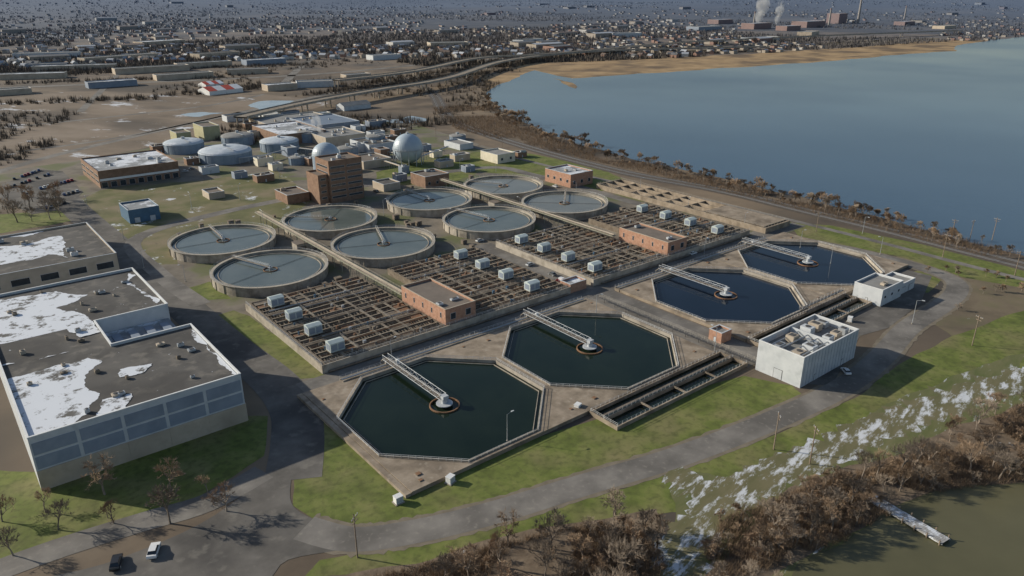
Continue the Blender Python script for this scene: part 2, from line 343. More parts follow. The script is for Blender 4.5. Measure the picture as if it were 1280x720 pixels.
sheet("snowy_field",ragged(PL([(-100,120),(120,113),(260,122),(330,118),(420,125),(330,160),(230,175),(100,200),(0,215),(-200,220)]),.05,3,21),.02,mat("snowy_scrub",[(.10,.078,.058),(.175,.135,.098),(.225,.18,.14)],scale=.02,bump=.4,detail=12,snow=(.03,.575,.06,.8),stretch=(1,.5,1,.4),second=((.06,.05,.042),.012,.5,.62,.7)))
sheet("yard",[(-30,33),(262,33),(262,330),(-45,330),(-45,130)],.022,M_yard)
sheet("yard",PL([(0,215),(100,200),(330,160),(500,150),(600,180),(520,230),(350,240),(130,245),(0,262),(-100,262)]),.018,M_yard)
# roads
sheet("asphalt_yard",smooth_poly(PL([(312,462),(345,478),(372,505),(385,530),(372,565),(364,600),(366,632),(400,652),(450,664),(440,684),(360,700),(300,735),(20,735),(130,705),(250,655),(325,600),(345,560),(340,510)])),.06,M_asph)
ribbon("road",PL([(50,215),(95,262),(140,302),(190,348),(240,392),(290,435),(340,474),(368,510),(372,550),(366,600)]),15,.062,M_asph)
ribbon("road",PL([(-60,738),(0,712),(90,680),(180,652),(260,628),(330,590)]),8,.064,M_asph2)
main=PL([(380,660),(440,674),(520,664),(620,640),(730,606),(850,570),(960,528),(1050,486),(1100,448),(1135,410),(1175,384),(1196,364),(1190,349),(1150,334),(1080,316),(1000,300),(940,290)])
ribbon("road_verge",main,11.0,.056,M_verge,wob=.12,n=14)
ribbon("road",main,8.6,.068,M_asph2)
ribbon("road",[(-30,38.3),(100,38.3),(240,38.3),(262,38.3)],8.5,.07,M_asph2)
sheet("service_road",[(95,-44),(111,-44),(111,34),(109.5,44),(109.5,120),(92.8,120),(93,34)],.066,M_asph2)
sheet("yard",PL([(1075,420),(1110,410),(1150,380),(1165,345),(1100,330),(1050,385),(1000,480),(1040,482)]),.058,M_asph)
ribbon("road",[(-32,130),(-35,180),(-30,240),(20,262),(100,268),(210,262),(225,220),(225,120),(224,44)],8,.072,M_asph2)
railpx=[(480,92),(535,112),(560,146),(620,172),(760,211),(900,238),(1000,262),(1100,286),(1200,312),(1290,335),(1500,392)]
c=ribbon("railway_bed",PL(railpx),15,.08,M_ballast)
ribbon("service_road",PL([(560,176),(640,196),(760,226),(880,250),(1000,278),(1100,303),(1210,332),(1290,352)]),4.5,.084,M_asph2)
for off in (-3.5,3.5):
    b=MB()
    for o2 in (-.75,.75):
        L=[]
        for i,q in enumerate(c):
            d=(Vector(c[min(len(c)-1,i+1)])-Vector(c[max(0,i-1)])).normalized(); L.append((q[0]-d.y*(off+o2),q[1]+d.x*(off+o2),.22))
        for i in range(len(L)-1): b.tube(L[i],L[i+1],.09,n=3)
    b.obj("railway_track",M_steel)["kind"]="structure"
ribbon("road",PL([(-100,246),(30,205),(110,184),(250,152),(350,130),(480,104),(620,78)]),9,.05,M_asph2)
for pts,w in (([(-50,112),(150,104),(300,98),(430,90),(560,78),(700,70),(900,62),(1280,40)],16),([(-50,70),(200,62),(500,50),(900,44),(1280,30)],16),([(100,140),(140,100),(180,60),(200,30)],8),([(0,160),(120,148),(260,132),(330,118)],7),([(20,190),(160,170),(300,140)],6),([(-40,86),(200,78),(400,72),(600,60)],12),([(350,110),(380,80),(420,50),(430,20)],12),([(620,74),(600,50),(640,25)],12),([(0,50),(300,40),(700,34)],14)):
    ribbon("road",PL(pts),w,.05,M_asph2)
def elevated(pts,w,z,label):
    c=smooth_poly(PL(pts,z),False,6)
    t=thing("highway_bridge",label,"bridge",(c[0][0],c[0][1],0)); ox,oy=c[0]
    d=MB();g=MB();L=[];Rr=[]
    for i,q in enumerate(c):
        dd=(Vector(c[min(len(c)-1,i+1)])-Vector(c[max(0,i-1)])).normalized(); n=Vector((-dd.y,dd.x))*w/2
        L.append((q[0]+n.x-ox,q[1]+n.y-oy));Rr.append((q[0]-n.x-ox,q[1]-n.y-oy))
        if i%2==0:
            for s in (.5,-.5): p=MB(); p.cyl(q[0]-ox+n.x*s,q[1]-oy+n.y*s,0,z-1.4,.9,n=8); p.obj("pier",M_conc,t)
    for i in range(len(c)-1):
        d.face([(*L[i],z),(*Rr[i],z),(*Rr[i+1],z),(*L[i+1],z)])
        for A in (L,Rr): g.face([(*A[i],z-1.4),(*A[i+1],z-1.4),(*A[i+1],z+.9),(*A[i],z+.9)])
        g.face([(*L[i],z-1.4),(*L[i+1],z-1.4),(*Rr[i+1],z-1.4),(*Rr[i],z-1.4)])
    d.obj("road_deck",M_walk,t);g.obj("girder",M_conc,t)
elevated([(300,146),(380,128),(470,112),(560,97),(640,74),(760,63),(960,58)],15,10,"long concrete elevated highway on piers")
elevated([(420,100),(520,88),(600,72),(700,66),(900,50),(1200,38)],15,11,"concrete elevated highway curving round the bay")
# ---------------- buildings ----------------
def winmesh(w,h):
    b=MB(); b.box(-w/2,w/2,-.07,0,0,h,0,True); b.box(-w/2+.1,w/2-.1,-.11,-.07,.1,h-.1,1,True)
    return b.mesh("window",[M_lgrey,M_glass])
WM={}
def windows(t,hw,hd,face,n,rows,w,h,z0,dz,name="window",m=None):
    key=(w,h,name)
    if key not in WM:
        if name=="window": WM[key]=winmesh(w,h)
        else:
            b=MB(); b.box(-w/2,w/2,-.08,0,0,h,0,True); b.box(-w/2+.12,w/2-.12,-.1,-.08,.05,h-.12,1,True); WM[key]=b.mesh(name,[M_drail,m or M_lgrey])
    span=hw if face in "fk" else hd
    for r in range(rows):
        for i in range(n):
            s=-span+2*span*(i+.5)/n
            loc,rz={"f":((s,-hd,0),0),"l":((-hw,s,0),-math.pi/2),"r":((hw,s,0),math.pi/2),"k":((s,hd,0),math.pi)}[face]
            o=bpy.data.objects.new(name,WM[key]); scene.collection.objects.link(o); o.parent=t
            o.location=(loc[0],loc[1],z0+r*dz); o.rotation_euler=(0,0,rz)
def rooftop_unit(t,x,y,z,w=3,d=2,h=1.6,m=None,fan=True):
    b=MB(); b.box(x-w/2,x+w/2,y-d/2,y+d/2,z+.2,z+h,0,True); b.box(x-w/2+.1,x+w/2-.1,y-d/2+.1,y+d/2-.1,z,z+.2,1)
    if fan: b.cyl(x,y,z+h,z+h+.2,min(w,d)*.3,n=10,m=1)
    else: b.box(x-w*.3,x+w*.3,y-d*.3,y+d*.3,z+h,z+h+.15,1)
    b.obj("rooftop_unit",[m or M_lgrey,M_drail],t)
def building(name,label,a0,a1,b0,b1,h,wall,roof,par=.7,wins=(),units=0,cat="building",trim=None,group=None,seed=0,rz=0):
    hw,hd=(a1-a0)/2,(b1-b0)/2
    t=thing(name,label,cat,((a0+a1)/2,(b0+b1)/2,0),rz,group)
    rect=lambda e:[(-hw-e,-hd-e),(hw+e,-hd-e),(hw+e,hd+e),(-hw-e,hd+e)]
    b=MB(); b.ring(rect(-.35),rect(0),0,h+par); b.obj("wall",wall,t)
    b=MB(); b.ring(rect(-.4),rect(.06),h+par+.003,h+par+.16); b.obj("roof_edge",trim or M_lgrey,t)
    b=MB(); b.face([(-hw+.35,-hd+.35,h),(hw-.35,-hd+.35,h),(hw-.35,hd-.35,h),(-hw+.35,hd-.35,h)]); b.obj("roof",roof,t)
    for w in wins: windows(t,hw,hd,*w)
    rr=random.Random(seed+int(a0))
    for _ in range(units): rooftop_unit(t,rr.uniform(-hw*.75,hw*.75),rr.uniform(-hd*.75,hd*.75),h,rr.uniform(1.2,3.6),rr.uniform(1.2,2.6),rr.uniform(.8,2),rr.choice([M_lgrey,M_steel,M_tan]),rr.random()<.4)
    return t
def snow_on(t,polys,h,seed,cx,cy,bounds):
    x0,x1,y0,y1=bounds
    for i,pl in enumerate(polys):
        pts=[(max(x0,min(x1,x))-cx,max(y0,min(y1,y))-cy) for x,y in ragged(PL(pl,h),.14,5,seed+i)]
        q=[pts[0]]
        for p in pts[1:]:
            if abs(p[0]-q[-1][0])+abs(p[1]-q[-1][1])>.05: q.append(p)
        sheet("roof_snow",q,h+.05+.03*i,M_melt,kind=None,parent=t)
h=15.0; FOOT=[(-104.5,30.5),(-50.5,30.5),(-50.5,76),(-75,76),(-75,99),(-51.5,99),(-51.5,147),(-104.5,147)]
ox,oy=-78,89; t=thing("process_building","large connected flat-roofed building with blue-grey panels and snowy roof","building",(ox,oy,0))
fp=[(x-ox,y-oy) for x,y in FOOT]
def inset(pl,e):
    o=[];n=len(pl)
    for i in range(n):
        a,v,c=Vector(pl[i-1]),Vector(pl[i]),Vector(pl[(i+1)%n]); d1=(v-a).normalized();d2=(c-v).normalized()
        q=v+e*(Vector((-d1.y,d1.x))+Vector((-d2.y,d2.x))); o.append((q.x,q.y))
    return o
b=MB(); b.ring(inset(fp,.35),fp,0,h+.8); b.obj("wall",M_lgrey,t)
b=MB(); b.ring(inset(fp,.42),inset(fp,-.08),h+.803,h+1.0); b.obj("roof_edge",M_white,t)
sheet("roof",inset(fp,.35),h,M_roofd,kind=None,parent=t)
def facade(x0,y0,L,rz,n):
    W=L/n; u=Vector((math.cos(rz),math.sin(rz)))
    for i in range(n):
        q=(x0-ox+u.x*W*(i+.5),y0-oy+u.y*W*(i+.5),0)
        def place(mb,nm,m): o=mb.obj(nm,m,t); o.location=q; o.rotation_euler=(0,0,rz)
        b=MB(); b.box(-W/2+.45,W/2-.45,-.10,0,h*.70,h*.93,0,True); place(b,"wall_panel",M_bgrey)
        b=MB(); b.box(-W/2+.45,W/2-.45,-.10,0,h*.42,h*.655,0,True); place(b,"wall_panel",M_bgrey)
        b=MB(); b.box(-W/2+.02,W/2-.02,-.25,0,0,h*.39,0,True); place(b,"base_wall",M_tan)
facade(-104.5,30.5,54,0,5); facade(-50.5,30.5,45.5,math.pi/2,4); facade(-51.5,99,48,math.pi/2,4)
rr=random.Random(8)
for (x0,x1,y0,y1,n) in ((-100,-54,35,72,13),(-100,-56,103,143,10),(-100,-80,78,97,4)):
    for _ in range(n): rooftop_unit(t,rr.uniform(x0,x1)-ox,rr.uniform(y0,y1)-oy,h,rr.uniform(.8,2.6),rr.uniform(.8,2),rr.uniform(.6,1.4),rr.choice([M_tan,M_steel,M_concd]),rr.random()<.4)
b=MB(); b.box(-74.9-ox,-52.2-ox,76.1-oy,98.9-oy,0,10.5); b.obj("court_block",M_bgrey,t)
b=MB(); b.face([(x-ox,y-oy,10.55) for x,y in ((-74.8,76.2),(-52.4,76.2),(-52.4,98.8),(-74.8,98.8))]); b.obj("court_roof",M_roofs,t)
for k in range(4):
    b=MB(); x=-72+5.2*k-ox; b.box(x,x+2.6,80-oy,94-oy,10.6,11.3,0,True); b.obj("skylight",M_bgrey,t)
snow_on(t,[[(-60,520),(-40,480),(55,462),(110,447),(128,452),(105,475),(125,492),(112,515),(70,540),(38,552),(10,600)],
   [(240,411),(249,412),(304,463),(300,471),(285,462),(262,440)],[(128,500),(165,492),(158,510),(120,520)],[(150,462),(190,455),(180,466),(150,472)]],h,31,ox,oy,(-104,-51,31,75.6))
snow_on(t,[[(-60,440),(0,428),(90,420),(140,425),(60,445),(-40,468)],[(70,405),(118,398),(132,412),(100,422)]],h+.14,51,ox,oy,(-104,-75.5,76,101))
snow_on(t,[[(-60,385),(20,372),(70,364),(110,368),(70,385),(105,393),(118,410),(60,425),(-40,435)],[(160,342),(170,344),(203,374),(196,381),(180,370)],[(0,354),(60,346),(100,350),(58,358),(0,364)],[(128,398),(148,393),(150,402),(132,412)]],h,41,ox,oy,(-104,-52,99.5,146.6))
t=building("warehouse","flat-roofed grey warehouse with snow along the dark roof",-125,-48.5,191,253,9,M_tan,M_roofd,units=8,wins=[("f",7,1,7,3,3.4,0,"window"),("r",6,1,6,3,3.4,0,"window")])
snow_on(t,[[(-40,312),(35,305),(72,294),(80,301),(85,322),(60,318),(40,325),(-10,332)],[(-60,296),(20,290),(60,285),(30,296),(-50,304)]],9,61,-86.75,222,(-124,-49,191.6,252))
for a0,lb in ((31,"long brick gallery building with flat roof between the basins"),(158,"long brick gallery building beside the aeration basins")):
    t=building("gallery_building",lb,a0,a0+14,44.6,76,8.5,M_brick,M_roofb,units=2,wins=[("f",2,1,2.4,2.6,4.6,0,"window"),("l",5,1,.9,2.2,5,0,"window"),("f",1,1,3,3,0.05,0,"door")],trim=M_tan)
# pump building: tall part with a recessed roof well
t=building("pump_building","two-part light grey metal-clad pump building with rooftop equipment",96,130.5,-63,-46.3,8.8,M_lgrey,M_roofg,trim=M_white,par=2.2,wins=[("f",2,1,1.2,2.3,0.05,0,"door"),("l",1,1,3.2,3.6,0.05,0,"door")])
for k,(x,y,w,d,hh) in enumerate([(-13,-4,4,3,1.8),(-12.5,3.5,4,2.5,1.4),(-6.5,-4,3,4,2.0),(-5,3.5,3.4,3,2.4),(-1.5,-2,1.6,4,1.4),(4,-4.5,3.4,2.6,2.4),(9,-4.5,3.4,2.6,2.4),(14,-4.5,2.6,2.6,2.4),(4.5,3.5,3,4,2.8),(9.5,3.5,3,4,2.8),(14,3.5,2.4,4,2.2)]): rooftop_unit(t,x,y,8.8,w,d,hh,(M_tan,M_steel,M_lgrey)[k%3],k%4==0)
b=MB(); b.box(1.1,1.5,-7.9,7.9,8.82,10.9,0); b.obj("parapet_divider",M_lgrey,t)
for k in range(4):
    b=MB(); b.tube((-15,-6+k*3.6,10.2),(.9,-6+k*3.6,10.2),.22,n=6); b.obj("duct",M_steel,t)
b=MB()
for k in range(-16,17,2): b.box(k-.05,k+.05,-8.40,-8.35,0.02,10.7,0,True)
b.obj("wall_joint",M_bgrey,t)
t=building("control_building","small white flat-roofed control building at the basin corner",182.5,200,-46.5,-34.5,6.5,M_lgrey,M_roofg,trim=M_white,wins=[("l",1,1,1.1,2.2,.05,0,"door"),("f",3,1,1.4,1.2,3,0,"window")],units=1)
t=building("garage","low white garage attached beside the control building",200.4,214,-45.5,-35.5,4,M_lgrey,M_roofg,trim=M_white,wins=[("f",2,1,3.4,3,.05,0,"door")])
building("electrical_building","small brick electrical building beside the walkway",103,109,-27,-21.5,3.6,M_brick,M_roofg,wins=[("l",1,1,1.1,2.1,.05,0,"door")])
building("electrical_building","small low building with pale roof and orange brick walls",94,103.5,43.5,50,3.4,M_brick,M_roofs,wins=[("l",1,1,1.1,2.1,.05,0,"door")])
t=building("laboratory_building","brown masonry building with white ground-floor bays and snowy roof",-19,31,369,421,10.5,M_brown,M_roofs,units=7,wins=[("l",4,2,10,1.5,3,3.8,"window"),("f",9,1,3.6,3.6,.1,0,"window")],trim=M_brown)
b=MB(); b.box(-24.6,24.6,-26.4,-26.05,4.6,6,0,True); b.obj("canopy",M_white,t)
t=building("office_tower","tall brown masonry administration tower with horizontal window bands",81,103,240,258,25,M_brown,M_roofb,units=3,wins=[("f",2,6,9.4,1.3,3,3.6,"window"),("l",1,6,14,1.3,3,3.6,"window")],trim=M_brown)
t=building("stair_tower","slim brown masonry stair tower against the office tower",74.5,80.8,242,258,17,M_brown,M_roofb,wins=[("f",1,4,3.4,1.3,3,3.8,"window")],trim=M_brown)
def B2(name,label,fpx,rpx,lpx,h,wall,roof,**k):
    f=P(*fpx);r=P(*rpx);l=P(*lpx)
    building(name,label,f[0],max(r[0],f[0]+4),f[1],max(l[1],f[1]+4),h,wall,roof,**k)
B2("storage_shed","blue metal storage shed with pale flat roof",(163,280),(202,274),(153,270),7,M_bluew,M_roofs,wins=[("f",2,1,3,3,.05,0,"door")])
B2("brick_building","low brown brick building with flat roof",(532,236),(563,231),(517,229),7,M_brown,M_roofb,units=2,wins=[("f",3,1,2,2,2,0,"window")])
B2("cream_building","small cream building with flat grey roof",(622,205),(643,201),(602,199),6,M_cream,M_roofg,wins=[("f",2,1,2,2,2,0,"window")])
B2("brick_building","pink brick pump building with snowy stepped roof",(713,235),(740,229),(692,224),8,M_brick,M_roofs,units=2,wins=[("f",3,1,2,2.4,2,0,"window"),("l",4,1,2,2,3,0,"window")])
B2("silo_building","olive panel process block with flat roof",(256,176),(275,173),(248,170),11,M_olive,M_roofb)
B2("silo_building","low wide olive panel process block",(222,178),(238,175),(214,174),7,M_olive,M_roofb)
B2("brick_building","tan brick building near the tower",(360,256),(385,250),(346,248),5,M_brown,M_roofb,units=1)
B2("brick_building","tan brick kiosk on the lawn",(262,250),(282,247),(246,246),3.4,M_tan,M_roofb)
B2("process_hall","long low hall with grey metal roof",(345,168),(410,153),(335,154),6,M_tan,M_roofg,units=4)
B2("process_hall","wide low hall with blue metal roof",(395,168),(445,160),(380,156),7,M_bgrey,mat("blue_roof",[(.12,.16,.22),(.16,.2,.26)],scale=.1),units=4)
B2("process_hall","brown brick filter hall with snowy roof",(352,182),(400,172),(350,165),8,M_brown,M_roofs,units=3)
B2("process_hall","low grey sludge hall with cooling units",(408,184),(450,175),(402,172),7,M_tan,M_roofg,units=8)
B2("process_hall","low grey compressor hall with roof units",(462,192),(492,186),(455,182),6,M_lgrey,M_roofd,units=6)
B2("process_hall","low tan hall near the gas holder",(455,212),(488,206),(445,203),5,M_tan,M_roofb,units=3)
B2("shed","grey metal shed near the railway",(575,188),(590,185),(560,182),4,M_lgrey,M_roofg)
B2("shed","dark shed with flat roof",(480,240),(500,236),(470,234),4,M_tan,M_roofd)
B2("shed","white site cabin on open ground",(330,152),(350,148),(322,146),5,M_white,M_roofs)
rr=random.Random(53)
small=[(318,172,9,7,5),(330,206,12,8,5),(345,212,8,8,4),(362,194,8,12,6),(392,206,10,7,5),(425,208,12,8,6),(440,214,9,6,4),(448,190,9,7,6),(478,196,8,10,6),(488,178,10,8,5),(470,172,14,8,5),(448,166,10,10,6),(430,160,16,9,5),(470,158,18,9,5),(498,168,12,7,4),(530,188,10,7,4),(545,196,8,6,4),(555,208,12,8,4),(575,200,14,7,4),(420,224,8,6,4),(330,226,12,8,4),(300,222,9,6,3.5),(240,205,9,7,4),(262,216,12,7,4),(200,190,12,9,5),(312,160,10,7,4),(400,148,20,10,5),(360,146,22,9,5),(500,226,8,6,4),(446,240,8,5,4),(585,214,8,6,3.5),(650,196,9,6,3.5),(505,216,6,5,4)]
for x,y,w,d,hh in small:
    p=P(x,y); building("utility_building","small boxy utility building among the digesters",p[0]-w/2,p[0]+w/2,p[1]-d/2,p[1]+d/2,hh,rr.choice([M_tan,M_brown,M_lgrey,M_bgrey,M_cream]),rr.choice([M_roofg,M_roofb,M_roofs,M_roofd]),units=rr.choice([0,1,2]),group="small plant buildings",wins=[("f",1,1,1.1,2.1,.05,0,"door")])
for k,(p0,p1) in enumerate([((300,205),(340,200)),((335,200),(375,190)),((375,192),(440,200)),((440,186),(500,200)),((250,190),(300,186)),((395,215),(455,200)),((520,205),(560,190)),((470,205),(500,215))]):
    A=Vector((*P(*p0),4.5));Bq=Vector((*P(*p1),4.5)); t=thing("pipe_run","overhead process pipes on short steel supports","pipes",(A.x,A.y,0),0,"overhead pipes"); d=Bq-A; d.z=0; L=d.length; u=d.normalized(); nn=Vector((-u.y,u.x,0))
    for o_ in (-.6,.1,.7): b=MB(); b.tube(nn*o_+Vector((0,0,4.5)),d+nn*o_+Vector((0,0,4.5)),.26,n=6); b.obj("pipe",rr.choice([M_steel,M_tan,M_dig]),t)
    b=MB()
    for j in range(int(L/7)+1): q=u*j*7; b.tube(q-nn,q-nn+Vector((0,0,4.2)),.12);b.tube(q+nn,q+nn+Vector((0,0,4.2)),.12);b.tube(q-nn*1.2+Vector((0,0,4.2)),q+nn*1.2+Vector((0,0,4.2)),.12)
    b.obj("pipe_support",M_steel,t)
rr=random.Random(31)
for (x,y,w,d,h) in [(140,108,60,20,7),(95,88,120,22,8),(190,90,110,20,8),(255,84,90,18,8),(230,98,80,20,7),(60,86,60,20,8),(350,112,40,20,7),(395,108,50,22,7),(300,150,30,14,5),(150,76,140,24,9),(330,80,70,26,8),(10,118,50,20,6),(445,98,40,18,6),(40,98,90,22,7),(310,92,60,20,7),(60,72,110,30,9),(270,72,90,30,9),(480,74,60,26,8),
                    (660,54,90,30,9),(780,46,90,40,10),(950,52,110,40,10),(1010,44,90,40,10),(1180,36,90,40,10),(880,38,120,50,12),(200,56,110,40,9),(560,58,90,36,9)]:
    p=P(x,y); an=rr.choice([0,0,.3,-.35])
    building("warehouse","long low industrial shed with a pale flat roof",p[0]-w/2,p[0]+w/2,p[1]-d/2,p[1]+d/2,h,rr.choice([M_tan,M_tan,M_lgrey,M_bgrey]),rr.choice([M_roofs,M_roofg,M_roofg,M_roofd]),rz=an,group="industrial sheds beyond the plant")
def gable(name,label,px,py,w,d,h,rh,wall,roofs,rz=0,cat="building"):
    p=P(px,py); t=thing(name,label,cat,(p[0],p[1],0),rz)
    b=MB(); b.box(-w/2,w/2,-d/2,d/2,0,h); b.face([(-w/2,-d/2,h),(-w/2,0,h+rh),(-w/2,d/2,h)]);b.face([(w/2,-d/2,h),(w/2,d/2,h),(w/2,0,h+rh)]); b.obj("wall",wall,t)
    b=MB(); n=len(roofs)*2
    for i in range(n):
        x0=-w/2-.4+(w+.8)*i/n; x1=-w/2-.4+(w+.8)*(i+1)/n
        b.face([(x0,-d/2-.5,h-.1),(x1,-d/2-.5,h-.1),(x1,0,h+rh+.15),(x0,0,h+rh+.15)],i%len(roofs)); b.face([(x0,0,h+rh+.15),(x1,0,h+rh+.15),(x1,d/2+.5,h-.1),(x0,d/2+.5,h-.1)],i%len(roofs))
    b.obj("roof",roofs,t); return t
gable("market_hall","white hall with red and white striped gable roof",276,116,46,28,5,4,M_white,[M_red,M_white],.2)
gable("market_hall","smaller white hall with red gable roof",264,108,26,20,4,3,M_white,[M_red,M_snow],.2)
gable("barn","grey metal gabled shed near the railway",442,136,34,16,5,3,M_lgrey,[M_roofg],.1)
# ---------------- round settling tanks ----------------
def circ(r,n=72): return [(r*math.cos(2*math.pi*i/n),r*math.sin(2*math.pi*i/n)) for i in range(n)]
def round_tank(x,y,label,wm,ba):
    t=thing("settling_tank",label,"tank",(x,y,0),ba,"round settling tanks")
    b=MB(); b.ring(circ(24.2),circ(25),0,4.2); b.ring(circ(22.0),circ(22.35),1,3.55)
    for i in range(24):
        a=2*math.pi*i/24; c,s=math.cos(a),math.sin(a); b.tube((25.05*c,25.05*s,0),(25.05*c,25.05*s,3.9),.28,n=4)
    b.obj("tank_wall",M_conc,t)
    b=MB(); b.ring(circ(24.0),circ(25.5),4.2,4.4); b.obj("walkway_rim",mat("rim_concrete",[(.27,.24,.2),(.38,.345,.29)],scale=.3,detail=12),t)
    b=MB(); b.cyl(0,0,0,3.2,24.19,n=72); b.obj("water_surface",wm,t)
    b=MB(); b.ring(circ(3.0,32),circ(3.15,32),2.4,3.6); b.obj("feedwell",M_rust,t)
    b=MB(); b.cyl(0,0,3,4.4,.5,n=12); b.box(-.9,.9,-.9,.9,4.35,4.45,0,True); b.cyl(0,0,4.45,5.2,.4,n=10); b.obj("drive_column",M_steel,t)
    b=MB(); b.box(.9,25.4,-.38,.38,4.45,4.52,0,True)
    for s in (-.4,.4): b.tube((.9,s,4.42),(25.4,s,4.42),.07)
    b.obj("walkway_bridge",M_walk,t)
    b=MB(); b.rail([(1,-.4),(25.3,-.4)],4.52,r=.03);b.rail([(1,.4),(25.3,.4)],4.52,r=.03); b.rail(circ(25.4,48),4.4,step=3.4,closed=True); b.obj("handrail",M_rail,t)
    b=MB(); b.tube((0,-21.8,3.4),(0,21.8,3.4),.07); b.obj("skimmer_arm",M_drail,t)
    b=MB()
    for k in range(14): b.box(25.6+.3*k,25.9+.3*k,-.7,.7,4.2-.3*k,4.3-.3*k,0,True)
    b.obj("stair",M_steel,t)
for i,(x,y) in enumerate([(3.3,143.5),(61.3,143.5),(127,143.5),(183,143.5),(1.5,199),(60.3,199.5),(124.5,199),(181,199)]):
    grey=i in (3,7)
    round_tank(x,y,"large round concrete settling tank with shallow grey water" if grey else "large round concrete settling tank with blue-grey water and walkway",M_tankw2 if grey else M_tankw,[1.9,1.2,1.75,.8,1.5,2.4,1.6,2.1][i])
for a in (32.3,155.2):
    t=thing("pipe_bridge","elevated pipe rack with walkway running between the round tanks","pipe bridge",(a,0,0),0,"pipe racks")
    b=MB(); b.box(-1.6,1.6,76.3,232,5.2,5.4,0,True)
    for y in range(80,232,8):
        for s in (-1.5,1.5): b.tube((s,y,0),(s,y,5.2),.18)
        b.tube((-1.6,y,5),(1.6,y,5),.15)
    b.obj("rack_frame",mat("rack_paint",[(.26,.26,.2),(.34,.34,.27)],scale=.5),t)
    for k,x in enumerate((-1.1,-.4,.4)):
        b=MB(); b.tube((x,77,5.75),(x,231,5.75),.25,n=8); b.obj("pipe",M_tan if k else M_concd,t)
    b=MB(); b.rail([(1.55,77),(1.55,231)],5.4); b.rail([(-1.55,77),(-1.55,231)],5.4); b.obj("handrail",M_brail,t)
    b=MB(); b.box(-5.5,5.5,168,174,0,3.6); b.box(-5.7,5.7,167.8,174.2,3.6,3.85,1,True); b.obj("valve_house",[M_conc,M_roofb],t)
# ---------------- rectangular basins ----------------
W,D=49.0,16.9
def basin(seed):
    t=thing("aeration_basin","open rectangular concrete treatment basin crossed by troughs and catwalks","basin",(0,0,0),0,"rectangular treatment basins"); rr=random.Random(seed)
    b=MB(); b.box(0,W,0,.6,0,3,0); b.box(0,W,D-.6,D,0,3,0); b.box(0,.5,.6,D-.6,0,3); b.box(W-.5,W,.6,D-.6,0,3)
    lanes=[(.6,4.15),(4.45,8.15),(8.45,12.25),(12.55,D-.6)]
    for y in (4.3,8.3,12.4): b.box(.5,W-.5,y-.15,y+.15,0,2.9)
    b.obj("basin_wall",M_concd,t)
    b=MB(); b.face([(.5,.6,1.5),(W-.5,.6,1.5),(W-.5,D-.6,1.5),(.5,D-.6,1.5)]); b.obj("water_surface",M_sew,t)
    b=MB()
    for (y0,y1) in lanes:
        x=1.2
        while x<W-3.5:
            run=rr.choice(["open","beams","beams","slab","pipes","half"]); ln=rr.uniform(3.5,9); x1=min(W-1,x+ln)
            if run=="beams":
                q=x; st=rr.uniform(.9,1.7)
                while q<x1-.3: b.box(q,q+.25,y0,y1,2.0,2.55+.25*rr.random(),rr.choice([0,1]),True); q+=st
            elif run=="slab": b.box(x,x1-.3,y0,y1,2.4,2.7+.15*rr.random(),rr.choice([1,1,2]),True)
            elif run=="half": b.box(x,x1-.3,y0,(y0+y1)/2,2.2,2.6,rr.choice([0,1,2]),True); b.tube((x,y1-.7,2.6),(x1-.3,y1-.7,2.6),.2,n=5,m=2)
            elif run=="pipes":
                for q in (.8,1.9,2.9): b.tube((x,y0+q,2.5),(x1-.3,y0+q,2.5),.16,n=5,m=rr.choice([1,2]))
                b.box(x,x+.4,y0,y1,2.0,2.8,1,True)
            else:
                b.box(x,x+.3,y0,y1,2.0,2.7,0,True)
            x=x1
    b.obj("trough",[M_trough,M_concd,M_rust],t)
    b=MB(); b.box(0,W,.62,1.3,3.02,3.12,0,True)
    for y in (4.3,8.3,12.4): b.box(.6,W-.6,y-.3,y+.3,3.02,3.12,0,True)
    for x in sorted(rr.sample([8,14.5,20,24.4,31,36.6,42],3)): b.box(x-.5,x+.5,1.3,D-.6,3.13,3.22,0,True)
    b.obj("catwalk",M_walk,t)
    b=MB()
    for y in (1.3,4.6,8.0,12.7): b.rail([(.7,y),(W-.7,y)],3.15,r=.04,step=2.4)
    for x in (14.0,24.8,36.2): b.rail([(x,1.5),(x,D-.6)],3.2,r=.04,step=2.4)
    b.rail([(.25,.25),(W-.25,.25)],3,r=.045); b.obj("handrail",M_brail,t)
    for k in range(2):
        y=rr.choice([2.4,6.3,10.3,14.5]); b=MB(); b.tube((1+rr.random()*9,y,3.5),(W-1-rr.random()*12,y,3.5),.2,n=6); b.obj("air_pipe",rr.choice([M_steel,M_rust]),t)
    for k in range(14):
        x=rr.uniform(3,W-3);y=rr.choice([2.4,6.3,10.3,14.5]);s=rr.uniform(.25,.6); b=MB(); b.box(x-s,x+s,y-s*.6,y+s*.6,2.7,rr.uniform(3.3,4.2),0,True)
        b.obj("gate_actuator",rr.choice([M_walk,M_steel,M_rust,M_rust,M_bluew,M_drail]),t)
    return t
BP=[basin(s) for s in (3,14,25,36,47)]; k3=0
for a0 in (-18.3,45.3,108.7,172.3):
    for k in range(4):
        q=BP[(k3*2)%5 if k3>=5 else k3]; loc=(a0,44.6+k*16.95,0)
        if k3<5: q.location=loc
        else: clone(q,loc)
        k3+=1
for a0,a1 in ((-20,94),(107.5,222.5)):
    t=thing("retaining_wall","low concrete wall along the basin edge","wall",(a0,0,0))
    b=MB(); b.box(0,a1-a0,43.2,43.7,0,3.2); b.box(0,.5,43.7,112.5,0,3.2); b.obj("wall_face",M_conc,t)
    b=MB(); b.rail([(.2,112),(.2,43.4),(a1-a0,43.4)],3.2); b.obj("handrail",M_rail,t)
hp=thing("ventilation_hood","pale grey-green metal ventilation housing on the basin deck","ventilation unit",(0,0,0),0,"ventilation housings on the basins")
